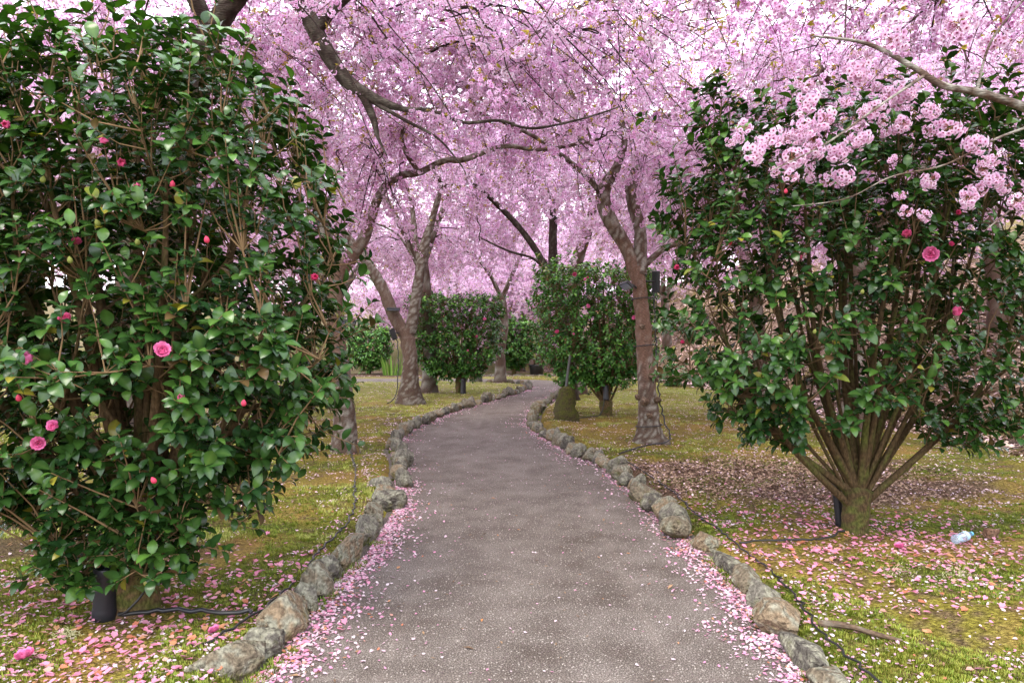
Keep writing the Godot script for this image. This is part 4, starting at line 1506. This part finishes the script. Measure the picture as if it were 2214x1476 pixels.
	cherry("dark branching cherry rising behind the middle camellia", [
		[[1.38, -0.1, -16.6, 0.26], [1.36, 0.3, -16.6, 0.17], [1.22, 1.6, -16.5, 0.14], [0.98, 2.9, -16.5, 0.115], [0.94, 3.6, -16.5, 0.10], [0.95, 4.27, -16.5, 0.09]],
		[[0.96, 2.7, -16.5, 0.09], [0.80, 3.1, -16.5, 0.08], [0.24, 3.95, -16.5, 0.07], [-0.5, 4.7, -16.4, 0.055], [-1.05, 5.15, -16.4, 0.035]],
		[[0.95, 4.2, -16.5, 0.075], [0.88, 4.72, -16.5, 0.06], [0.46, 5.2, -16.5, 0.04], [0.1, 5.7, -16.4, 0.025]],
		[[0.90, 4.6, -16.5, 0.05], [1.2, 5.05, -16.5, 0.04], [1.4, 5.6, -16.5, 0.025]],
		[[0.92, 2.9, -16.5, 0.035], [0.5, 3.3, -16.4, 0.03], [-0.07, 3.47, -16.3, 0.026], [-0.7, 3.75, -16.2, 0.015]],
	], Vector3(0.7, 5.2, -16.3), Vector3(3.2, 1.9, 3.0), 3.9, 140, 4, false, 18, Color(1, 0.98, 1), -1.0, 5)
	cherry("pale grey leaning cherry to the right behind the middle camellia", [
		[[1.75, -0.1, -18.4, 0.28], [1.72, 0.3, -18.4, 0.19], [1.60, 1.8, -18.4, 0.17], [1.62, 3.13, -18.4, 0.155], [1.95, 4.3, -18.4, 0.14], [2.15, 5.0, -18.4, 0.11]],
		[[2.1, 4.8, -18.4, 0.09], [2.6, 5.7, -18.3, 0.06], [3.2, 6.4, -18.2, 0.03]],
		[[2.1, 4.8, -18.4, 0.09], [1.8, 5.8, -18.3, 0.06], [1.4, 6.5, -18.2, 0.03]],
	], Vector3(2.2, 5.8, -18.4), Vector3(3.6, 2.2, 3.2), 3.6, 150, 4, true, 19)
	# label, x, distance, height, crown radius, lean, boughs, sprays a bough, how low, seed
	plain_cherry("crooked young cherry on the littered bank above the small green shrub", 5.75, 26.5, 4.6, 2.4, -0.15, 130, 4, 2.0, 21)
	plain_cherry("cherry standing directly behind the big right camellia", 4.9, 10.4, 6.2, 3.4, 0.1, 260, 4, 3.0, 22)
	plain_cherry("cherry farther back behind the left edge of the right camellia", 5.3, 15.2, 6.4, 3.6, -0.2, 260, 4, 2.9, 23)
	plain_cherry("cherry on the lower bank at the right edge of the view", 9.2, 13.5, 6.0, 3.6, -0.3, 230, 4, 1.6, 24)
	plain_cherry("cherry half way up the right bank behind the first bank tree", 9.6, 20.0, 6.0, 3.8, -0.2, 230, 4, 1.2, 25)
	plain_cherry("cherry at the foot of the far bank beyond the potted plant", 2.6, 33.0, 6.2, 4.0, 0.2, 300, 4, 0.9, 26)
	plain_cherry("low drooping cherry filling the gap beyond the rounded camellia", 0.4, 31.5, 5.0, 3.0, 0.0, 240, 4, 0.5, 39)
	plain_cherry("low drooping cherry at the back of the lawn, right of the iris clump", -3.4, 31.0, 5.2, 3.0, 0.0, 220, 4, 0.6, 40)
	plain_cherry("cherry high on the far bank, right of the path's end", 7.4, 33.5, 6.4, 4.2, 0.0, 230, 4, 1.0, 27)
	plain_cherry("cherry straight beyond the far end of the path", -1.8, 34.5, 6.4, 4.2, 0.0, 320, 4, 0.9, 28)
	plain_cherry("cherry behind the iris clump at the back of the lawn", -6.2, 33.5, 5.6, 4.2, 0.2, 230, 4, 1.0, 29)
	plain_cherry("cherry on the left lawn, its trunk seen past the left camellia", -5.2, 21.5, 6.2, 3.8, -0.1, 170, 4, 2.9, 30)
	plain_cherry("cherry far left on the lawn behind the lime green shrub", -9.0, 19.0, 6.4, 4.0, 0.1, 230, 4, 2.2, 31)
	plain_cherry("cherry left of the overhead one, behind the left camellia", -5.8, 10.6, 6.4, 3.6, 0.1, 240, 4, 2.9, 32)
	plain_cherry("cherry at the far left edge behind the topmost leaves", -8.6, 12.8, 7.0, 3.8, 0.1, 220, 4, 2.4, 33)
	plain_cherry("cherry on top of the right bank against the sky", 13.5, 27.0, 7.0, 4.6, 0.0, 230, 4, 0.9, 34)
	plain_cherry("rear cherry on the hill above the path's end", 2.5, 42.0, 7.4, 4.8, 0.0, 230, 4, 1.0, 35)
	plain_cherry("rear cherry on the hill to the left above the lawn", -5.5, 43.0, 7.4, 4.8, 0.0, 230, 4, 1.0, 36)
	plain_cherry("rear cherry at the left end of the hill line", -13.0, 38.0, 7.4, 4.8, 0.0, 220, 4, 1.0, 37)
	plain_cherry("rear cherry on the hill to the right above the bank", 10.5, 43.0, 7.4, 4.8, 0.0, 230, 4, 0.8, 38)

	# ---- camellias
	var c1 := camellia("big dark camellia filling the left side, mossy trunk beside a black spotlight", Vector3(-1.95, 0.0, -3.72), -0.12, 1.22, 0.72, 0.52, 1.15, 2.98, 3100, 0.93, 300, 201,
		[[0.03, -0.05, 0, 0.165], [0.0, 0.06, 0, 0.125], [0.0, 0.25, 0, 0.105], [0.02, 0.5, 0, 0.12]], 17, 1.0, 2.6, true)
	rng.seed = 2011
	for f in [[-1.50, 1.40, -3.02, 1.15, 1, 1.0], [-1.93, 1.53, -3.05, 1.0, 0, 0.8], [-2.04, 1.37, -3.0, 1.1, 1, 0.8], [-1.95, 1.08, -3.0, 0.9, 1, 0.9], [-2.03, 1.01, -3.02, 1.0, 1, 1.0], [-1.90, 1.87, -3.08, 0.8, 0, 0.7], [-1.65, 2.12, -3.1, 0.9, 0, 0.4], [-0.90, 1.73, -3.2, 0.8, 2, 0.4], [-1.78, 2.32, -3.1, 0.8, 1, 0.8], [-1.72, 2.23, -3.12, 0.8, 0, 0.6], [-1.42, 1.20, -3.05, 0.7, 0, 0.5], [-2.18, 2.38, -3.05, 0.8, 0, 0.5]]:
		camellia_flower(c1, Vector3(f[0], f[1], f[2] - 0.05) - c1.position, Vector3(rng.randf_range(-0.8, 0.8), rng.randf_range(-0.2, 0.8), 0.8), f[3] * 0.88, f[4], f[5])
	for f in [[-1.53, 2.57, -3.2, 1], [-1.47, 2.12, -3.1, 1], [-1.32, 1.88, -3.1, 1], [-1.55, 0.84, -3.1, 1], [-1.18, 1.17, -3.15, 1], [-1.90, 1.79, -3.08, 0], [-1.62, 1.87, -3.1, 0], [-2.03, 2.14, -3.1, 0], [-1.78, 1.95, -3.08, 0], [-2.1, 1.2, -3.05, 1]]:
		camellia_bud(c1, Vector3(f[0], f[1], f[2]) - c1.position, Vector3(rng.randf_range(-0.4, 0.4), 1, rng.randf_range(-0.2, 0.6)), 1.1, f[3] == 1)
	var c2 := camellia("large camellia on the right, stems fanning from a short mossy trunk", Vector3(2.49, 0.0, -5.2), 0.02, 1.25, 0.74, 0.60, 1.30, 3.10, 2500, 1.0, 300, 202,
		[[0.0, -0.06, 0, 0.115], [0.0, 0.08, 0, 0.092], [0.02, 0.26, 0, 0.085], [0.03, 0.36, 0, 0.105]], 27, 1.0, 3.4, false, true)
	rng.seed = 2021
	for f in [[2.62, 1.99, -4.42, 1.6, 1, 1.0], [2.74, 1.63, -4.40, 1.25, 0, 0.6], [2.84, 2.26, -4.5, 0.8, 2, 0.4], [2.47, 2.10, -4.42, 1.2, 0, 0.6], [1.13, 1.43, -4.7, 0.7, 2, 0.25], [1.10, 1.94, -4.75, 0.9, 2, 0.4], [2.78, 2.05, -4.5, 0.7, 2, 0.4], [1.85, 1.97, -4.55, 0.8, 0, 0.5]]:
		camellia_flower(c2, Vector3(f[0], f[1], f[2] - 0.05) - c2.position, Vector3(rng.randf_range(-0.8, 0.8), rng.randf_range(-0.2, 0.8), 0.8), f[3] * 0.88, f[4], f[5])
	for f in [[1.40, 2.07, -4.6, 1], [1.72, 2.38, -4.5, 1], [2.2, 1.75, -4.5, 0], [1.9, 1.5, -4.5, 0]]:
		camellia_bud(c2, Vector3(f[0], f[1], f[2]) - c2.position, Vector3(rng.randf_range(-0.4, 0.4), 1, rng.randf_range(-0.2, 0.6)), 1.1, f[3] == 1)
	var c3 := camellia("square clipped camellia in the middle, between the mossy stump and the red trunk", Vector3(1.74, 0.02, -13.2), -0.22, 1.06, 0.8, 0.68, 1.35, 2.75, 2000, 1.0, 300, 203,
		[[0.0, -0.06, 0, 0.15], [0.0, 0.08, 0, 0.11], [0.0, 0.3, 0, 0.12]], 15, 2.5, 7.0)
	rng.seed = 2031
	for f in [[1.07, 2.58, -12.36, 1.25, 0, 0.9], [1.24, 2.50, -12.36, 1.1, 1, 0.6], [1.29, 2.03, -12.34, 1.25, 1, 0.8], [0.78, 1.58, -12.36, 1.2, 0, 0.9], [2.12, 1.83, -12.34, 1.3, 1, 0.9], [1.3, 2.52, -12.4, 0.8, 2, 0.5], [1.05, 1.55, -12.34, 0.8, 1, 0.7]]:
		camellia_flower(c3, Vector3(f[0], f[1], f[2] - 0.0) - c3.position, Vector3(rng.randf_range(-0.8, 0.8), rng.randf_range(-0.2, 0.8), 0.8), f[3] * 1.0, f[4], f[5])
	var c4 := camellia("square clipped camellia on the left bed in front of the slim cherry", Vector3(-1.36, 0.03, -18.6), -0.10, 1.12, 0.8, 0.55, 1.2, 2.56, 1700, 1.1, 0, 204,
		[[0.0, -0.06, 0, 0.13], [0.0, 0.1, 0, 0.10], [0.0, 0.45, 0, 0.10]], 14, 2.1, 7.0)
	rng.seed = 2041
	for f in [[-0.68, 1.95, -17.75, 1.4, 1, 0.9], [-0.86, 1.55, -17.75, 1.1, 0, 0.8], [-1.1, 1.2, -17.75, 1.0, 0, 0.6]]:
		camellia_flower(c4, Vector3(f[0], f[1], f[2] - 0.0) - c4.position, Vector3(rng.randf_range(-0.8, 0.8), rng.randf_range(-0.2, 0.8), 0.8), f[3] * 1.0, f[4], f[5])
	camellia("rounded camellia beyond the slim cherry where the path disappears", Vector3(0.08, 0.05, -28.6), 0.0, 0.80, 0.8, 0.35, 0.9, 2.25, 1100, 1.3, 0, 205,
		[[0.0, -0.06, 0, 0.12], [0.0, 0.1, 0, 0.09], [0.0, 0.4, 0, 0.09]], 10, 2.2)
	camellia("far camellia at the back left corner of the lawn", Vector3(-5.8, 0.05, -29.0), 0.0, 0.85, 0.75, 0.3, 0.8, 1.95, 1000, 1.3, 0, 206,
		[[0.0, -0.06, 0, 0.12], [0.0, 0.1, 0, 0.09], [0.0, 0.35, 0, 0.09]], 10, 2.5)

	# ---- other plants
	leafy_shrub("lime_shrub", "lime green shrub glimpsed through the left camellia", "shrub", Vector3(-4.3, 0.03, -12.6), Vector3(1.3, 0.75, 0.8), 420, 0.8, lin(0.30, 0.36, 0.03), lin(0.20, 0.30, 0.03), 61)
	leafy_shrub("green_shrub", "low rosette-leaved green shrub at the foot of the bank", "shrub", Vector3(4.85, height(4.85, -21.6), -21.6), Vector3(0.48, 0.34, 0.42), 170, 1.1, lin(0.08, 0.22, 0.07), lin(0.13, 0.28, 0.09), 62)
	leafy_shrub("small_shrub", "spindly light green shrub behind the path's far bend", "shrub", Vector3(1.1, 0.05, -31.0), Vector3(0.7, 1.1, 0.6), 150, 1.0, lin(0.22, 0.34, 0.06), lin(0.14, 0.26, 0.05), 63)
	leafy_shrub("hill_shrub", "dark green shrub on the bank behind the red trunk", "shrub", Vector3(4.5, height(4.5, -26.0), -26.0), Vector3(0.8, 1.1, 0.7), 200, 1.1, lin(0.06, 0.14, 0.04), lin(0.09, 0.18, 0.05), 64)
	leafy_shrub("back_hedge", "yellow-green hedge plants behind the back of the lawn", "hedge", Vector3(-8.6, 0.05, -29.8), Vector3(1.6, 0.9, 0.7), 420, 1.2, lin(0.20, 0.27, 0.04), lin(0.11, 0.2, 0.04), 65)
	var pot := root("plant_pot", Vector3(0.98, 0.05, -28.5))
	tag(pot, "black plant pot with a small bush at the path's far bend", "plant pot")
	var pb := MB.new()
	pb.lathe([Vector2(0.001, 0.0), Vector2(0.25, 0.0), Vector2(0.30, 0.36), Vector2(0.325, 0.37), Vector2(0.325, 0.42), Vector2(0.29, 0.42), Vector2(0.28, 0.36), Vector2(0.001, 0.35)], 24, lin(0.02, 0.02, 0.022))
	part("pot", pb.mesh(M.plastic), pot)
	leafy_shrub("potted_bush", "small dark bush growing in the black pot at the far bend", "shrub", Vector3(0.98, 0.42, -28.5), Vector3(0.5, 0.55, 0.4), 110, 1.0, lin(0.05, 0.13, 0.04), lin(0.09, 0.19, 0.05), 67)
	rng.seed = 66
	var iris := root("iris_clump", Vector3(-4.75, 0.04, -28.4))
	tag(iris, "clump of upright sword-shaped leaves at the back of the lawn", "iris")
	for k in 46:
		var b := MB.new()
		var a := rng.randf() * TAU
		var r := sqrt(rng.randf()) * 0.45
		var h := rng.randf_range(0.5, 1.0)
		var p := Vector3(cos(a) * r, 0, sin(a) * r * 0.7)
		var lean := Vector3(cos(a), 0, sin(a)) * 0.22 * h
		var w := Vector3(cos(a + 1.0 + k), 0, sin(a + 1.0 + k)) * 0.022
		var g := lin(0.10, 0.24, 0.04).lerp(lin(0.2, 0.32, 0.06), rng.randf())
		var nn := w.cross(Vector3.UP).normalized()
		var v0 := b.vert(p - w, nn, g); var v1 := b.vert(p + w, nn, g)
		var v2 := b.vert(p + lean * 0.4 + Vector3.UP * h * 0.6 - w * 0.9, nn, g); var v3 := b.vert(p + lean * 0.4 + Vector3.UP * h * 0.6 + w * 0.9, nn, g)
		var v4 := b.vert(p + lean + Vector3.UP * h, nn, g)
		b.tri(v0, v2, v1); b.tri(v1, v2, v3); b.tri(v2, v4, v3)
		part("leaf", b.mesh(M.grass), iris)

	# ---- stone edgings: x, distance, length, height, thickness, turn, roll
	edging("line of lichened stones along the left edge of the path", [
		[-1.25, 3.08, 0.34, 0.19, 0.24, 1.2, 0.1], [-1.14, 3.30, 0.22, 0.15, 0.19, 1.3, -0.1], [-1.14, 3.56, 0.36, 0.24, 0.22, 1.45, 0.12], [-1.12, 3.86, 0.20, 0.18, 0.17, 1.4, -0.2],
		[-1.11, 4.08, 0.24, 0.20, 0.18, 1.5, 0.15], [-1.12, 4.36, 0.26, 0.18, 0.16, 1.4, 0.0], [-1.08, 4.76, 0.52, 0.22, 0.17, 1.45, 0.05], [-1.06, 5.28, 0.46, 0.23, 0.18, 1.6, -0.06],
		[-1.10, 5.70, 0.32, 0.20, 0.18, 1.7, 0.1], [-1.05, 6.14, 0.30, 0.21, 0.24, 0.6, 0.25], [-1.17, 6.50, 0.34, 0.22, 0.2, 1.9, 0.2], [-1.24, 6.86, 0.34, 0.19, 0.2, 1.85, 0.0],
	], LX, LD, -1.0, 7.0, 24.2, 700)
	edging("line of lichened stones along the right edge of the path", [
		[1.33, 2.94, 0.30, 0.11, 0.18, 1.5, 0.0], [1.33, 3.22, 0.36, 0.12, 0.16, 1.7, 0.1], [1.34, 3.62, 0.30, 0.18, 0.22, 1.3, 0.05], [1.38, 3.92, 0.24, 0.17, 0.19, 1.5, 0.2],
		[1.38, 4.18, 0.30, 0.14, 0.17, 1.55, 0.0], [1.38, 4.54, 0.40, 0.10, 0.14, 1.6, -0.05], [1.35, 4.98, 0.24, 0.13, 0.18, 1.4, 0.1],
	], RX, RD, 1.0, 5.14, 22.0, 800)
	var far := []
	for k in 13:
		far.append([-3.0 + k * 0.46, 27.6 + 0.1 * sin(k * 2.1) + 0.04 * k, 0.44, 0.16, 0.24, 0.2 * sin(k * 3.3), 0.1 * sin(k * 1.7)])
	edging("low stone kerb across the far end of the path", far, RX, RD, 1.0, 0.0, -1.0, 900)

	# ---- things on the ground
	var stump := root("tree_stump", Vector3(0.93, 0.03, -12.4))
	tag(stump, "mossy tapering stump by the inner bend with a dark pole in it", "stump")
	var sb := MB.new()
	var sp := spline([[0, -0.05, 0, 0.25], [0, 0.1, 0, 0.215], [0.01, 0.35, 0, 0.165], [0.02, 0.58, 0, 0.12]], 0.03)
	sb.tube(sp[0], sp[1], 18, lin(0.11, 0.085, 0.045), lin(0.13, 0.14, 0.03), nz, 0.3, 0.5)
	part("trunk", sb.mesh(M.camellia_bark), stump)
	sb = MB.new()
	sb.tube(PackedVector3Array([Vector3(0.0, 0.5, 0.02), Vector3(0.03, 0.8, 0.0), Vector3(0.08, 1.15, -0.03)]), PackedFloat32Array([0.028, 0.026, 0.024]), 10, lin(0.03, 0.028, 0.026), lin(0.04, 0.035, 0.03))
	part("pole", sb.mesh(M.plastic), stump)
	uplight("scuffed black spotlight canister at the foot of the left camellia", Vector3(-2.06, 0.035, -3.62), 0.058, 0.27, Vector3(0.03, 0.3, -0.04))
	uplight("small black spotlight among the stems of the middle camellia", Vector3(1.70, 0.36, -12.95), 0.052, 0.27, Vector3(-0.1, 0, 0.0))
	uplight("second black spotlight hidden behind the stems of the middle camellia", Vector3(1.55, 0.62, -13.35), 0.045, 0.2, Vector3(0.1, 0, 0.1))
	uplight("black spotlight post beside the trunk of the left bed camellia", Vector3(-1.25, 0.04, -18.35), 0.07, 0.42)
	uplight("dark spotlight standing behind the trunk of the right camellia", Vector3(2.45, 0.05, -5.34), 0.032, 0.34, Vector3(0, 0, 0.1))
	floodlight("black floodlight pointing left from the reddish trunk", Vector3(1.56, 2.19, -9.75), Vector3(0.9, -0.9, 0.25), 0.19, 0.13, Vector3(0.18, -0.05, -0.1))
	floodlight("tall black floodlight box on the right side of the reddish trunk", Vector3(2.0, 2.26, -9.95), Vector3(0.0, 2.6, 0.0), 0.11, 0.30, Vector3(-0.16, 0.0, 0.03))
	floodlight("flat black floodlight on the left limb of the forked cherry", Vector3(-2.62, 2.12, -15.78), Vector3(1.35, 0.2, -0.05), 0.30, 0.18, Vector3(-0.08, -0.06, -0.18))
	floodlight("black floodlight hanging under the fork of the grey cherry", Vector3(-2.62, 1.58, -15.82), Vector3(0.0, PI - 0.5, -0.42), 0.13, 0.26, Vector3(0.2, 0.06, -0.12))
	floodlight("floodlight with pale glass beside the right edge of the left camellia", Vector3(-2.03, 1.66, -8.8), Vector3(1.15, 0.25, -0.12), 0.22, 0.15, Vector3(-0.14, 0.02, -0.12))
	cable("black cables running beside the left stones from the near corner to the cherry", [[-1.56, 0.05, -2.9], [-1.45, 0.07, -3.12], [-1.28, 0.08, -3.6], [-1.24, 0.08, -4.1], [-1.26, 0.08, -4.6], [-1.24, 0.08, -5.2], [-1.28, 0.08, -5.8], [-1.45, 0.08, -6.6], [-1.62, 0.08, -7.4], [-1.85, 0.08, -8.3], [-2.0, 0.1, -8.85]], 0.0065)
	cable("twin black cable from the left spotlight to the path edge", [[-1.98, 0.07, -3.6], [-1.88, 0.075, -3.62], [-1.7, 0.085, -3.63], [-1.45, 0.08, -3.6], [-1.30, 0.08, -3.62]], 0.011)
	cable("thin black cable climbing from the left spotlight into the camellia", [[-1.98, 0.07, -3.58], [-1.87, 0.15, -3.57], [-1.80, 0.32, -3.58], [-1.79, 0.6, -3.6], [-1.82, 0.9, -3.62]], 0.006)
	cable("black cable behind the right stones, near corner to the trodden patch", [[1.52, 0.05, -2.8], [1.46, 0.07, -3.3], [1.52, 0.07, -3.8], [1.55, 0.07, -4.2], [1.52, 0.07, -4.7], [1.50, 0.08, -5.1], [1.46, 0.07, -5.8], [1.47, 0.07, -6.5], [1.40, 0.07, -7.3], [1.28, 0.07, -8.4]], 0.006)
	cable("black cable branching across the moss to the right camellia", [[1.54, 0.075, -4.85], [1.8, 0.085, -4.9], [2.05, 0.08, -4.92], [2.2, 0.07, -5.0], [2.38, 0.08, -5.15]], 0.007)
	cable("black cable running up the reddish cherry trunk", [[1.3, 0.06, -8.75], [1.55, 0.07, -9.1], [1.85, 0.08, -9.42], [2.06, 0.09, -9.55], [2.15, 0.16, -9.72], [2.08, 0.4, -9.86], [2.02, 0.8, -9.87], [1.99, 1.3, -9.87], [1.97, 2.1, -9.9]], 0.010)
	cable("short black cable beside the middle camellia's trunk", [[1.15, 0.06, -12.7], [1.4, 0.08, -12.85], [1.6, 0.1, -12.95], [1.69, 0.36, -12.95]], 0.009)
	cable("black cable on the forked cherry's trunk", [[-2.75, 0.05, -15.75], [-2.55, 0.25, -15.75], [-2.50, 0.9, -15.78], [-2.54, 1.5, -15.8]], 0.011)
	for f in [[2.02, 1.79, 0.14, "upper"], [1.37, 1.825, 0.142, "middle"], [0.27, 1.895, 0.185, "lowest"]]:
		var b := MB.new()
		var ring := PackedVector3Array()
		var rr := PackedFloat32Array()
		for k in 25:
			var a := TAU * k / 24.0
			ring.append(Vector3(cos(a) * f[2], 0.015 * sin(a + 1.0), sin(a) * f[2])); rr.append(0.007)
		b.tube(ring, rr, 6, lin(0.015, 0.015, 0.016), lin(0.015, 0.015, 0.016))
		tag(part("cable_strap", b.mesh(M.plastic), self, Transform3D(Basis(), Vector3(f[1], f[0], -9.9))), "%s thin black strap round the reddish cherry trunk" % f[3], "strap", "black straps round a trunk")
	# bottle
	var bottle := root("plastic_bottle", Vector3(3.03, 0.085, -4.90))
	bottle.basis = Basis(Vector3.UP, 0.52) * Basis(Vector3.BACK, -PI / 2 + 0.06)
	tag(bottle, "clear empty plastic bottle with blue cap lying under the right camellia", "bottle")
	var bb := MB.new()
	var prof := [Vector2(0.001, 0.004), Vector2(0.022, 0.0), Vector2(0.031, 0.006)]
	for k in 9:
		prof.append(Vector2(0.0325 - (0.0022 if k % 2 else 0.0), 0.015 + k * 0.014))
	prof.append_array([Vector2(0.031, 0.14), Vector2(0.024, 0.165), Vector2(0.014, 0.185), Vector2(0.012, 0.2)])
	bb.lathe(prof, 24, Color(1, 1, 1, 1))
	part("bottle_body", bb.mesh(M.clear), bottle)
	bb = MB.new()
	bb.lathe([Vector2(0.015, 0.196), Vector2(0.0155, 0.2), Vector2(0.0155, 0.214), Vector2(0.013, 0.217), Vector2(0.001, 0.217)], 18, lin(0.10, 0.36, 0.55))
	part("cap", bb.mesh(M.plastic), bottle)
	bb = MB.new()
	bb.lathe([Vector2(0.0332, 0.10), Vector2(0.0334, 0.102), Vector2(0.0334, 0.135), Vector2(0.0332, 0.137)], 24, lin(0.35, 0.55, 0.72))
	part("label", bb.mesh(M.plastic), bottle)
	tag(part("small_rock", rock(Vector3(0.13, 0.08, 0.09), 991, 2, lin(0.30, 0.17, 0.11), lin(0.36, 0.22, 0.15), 0.0), self, Transform3D(Basis(), Vector3(3.40, 0.08, -5.08))), "small reddish rock beside the bottle's cap", "rock")
	var stick := MB.new()
	var s2 := spline([[0, 0.0, 0, 0.017], [0.1, 0.012, 0.05, 0.016], [0.2, 0.008, 0.14, 0.013], [0.3, 0.0, 0.2, 0.007]], 0.02)
	stick.tube(s2[0], s2[1], 9, lin(0.22, 0.15, 0.10), lin(0.34, 0.29, 0.22), nz, 0.3, -0.1)
	tag(part("fallen_stick", stick.mesh(M.bark), self, Transform3D(Basis(), Vector3(1.50, 0.065, -3.5))), "fallen brown stick on the moss at the lower right", "stick")
	# fallen whole camellia flowers
	rng.seed = 77
	for f in [[-2.12, 3.12, 1.1, "fallen pink camellia flower at the lower left corner"], [2.56, 4.72, 0.9, "fallen pink camellia flower just before the right camellia's trunk"], [-1.42, 3.42, 0.8, "fallen pink camellia flower against the left cable"]]:
		var o := root("fallen_flower", Vector3(f[0], height(f[0], -f[1]) + 0.012, -f[1]))
		tag(o, f[3], "flower", "fallen camellia flowers")
		camellia_flower(o, Vector3.ZERO, Vector3(rng.randf_range(-0.4, 0.4), 1, rng.randf_range(0, 0.5)), f[2], 1, 1.0)
	# grey-green lichen tufts that fell from the trees
	var lt := [[2.28, 4.25, 0.13, "pale lichen tuft on the moss below the right camellia"], [2.62, 4.22, 0.11, "pale lichen tuft nearer the bottle"], [-2.1, 3.38, 0.07, "small lichen tuft left of the black spotlight"]]
	for f in lt:
		var b := MB.new()
		for k in 150:
			var a: Vector3 = Vector3(rng.randfn(), absf(rng.randfn()) * 0.5, rng.randfn() * 0.5) * f[2] * 0.45
			var d := Vector3(rng.randf_range(-1, 1), rng.randf_range(-0.2, 0.9), rng.randf_range(-1, 1)).normalized() * 0.022
			var w := d.cross(Vector3(0.3, 1, 0.2)).normalized() * 0.002
			if w.cross(d).y < 0.0: w = -w
			var g := lin(0.42, 0.40, 0.22).lerp(lin(0.56, 0.52, 0.34), rng.randf())
			var nn := (Vector3.UP + d.normalized() * 0.3).normalized()
			b.tri(b.vert(a - w, nn, g), b.vert(a + d, nn, g), b.vert(a + w, nn, g))
		tag(part("lichen_tuft", b.mesh(M.grass), self, Transform3D(Basis(), Vector3(f[0], height(f[0], -f[1]) + 0.004, -f[1]))), f[3], "lichen", "fallen lichen tufts")
	ground_cover()
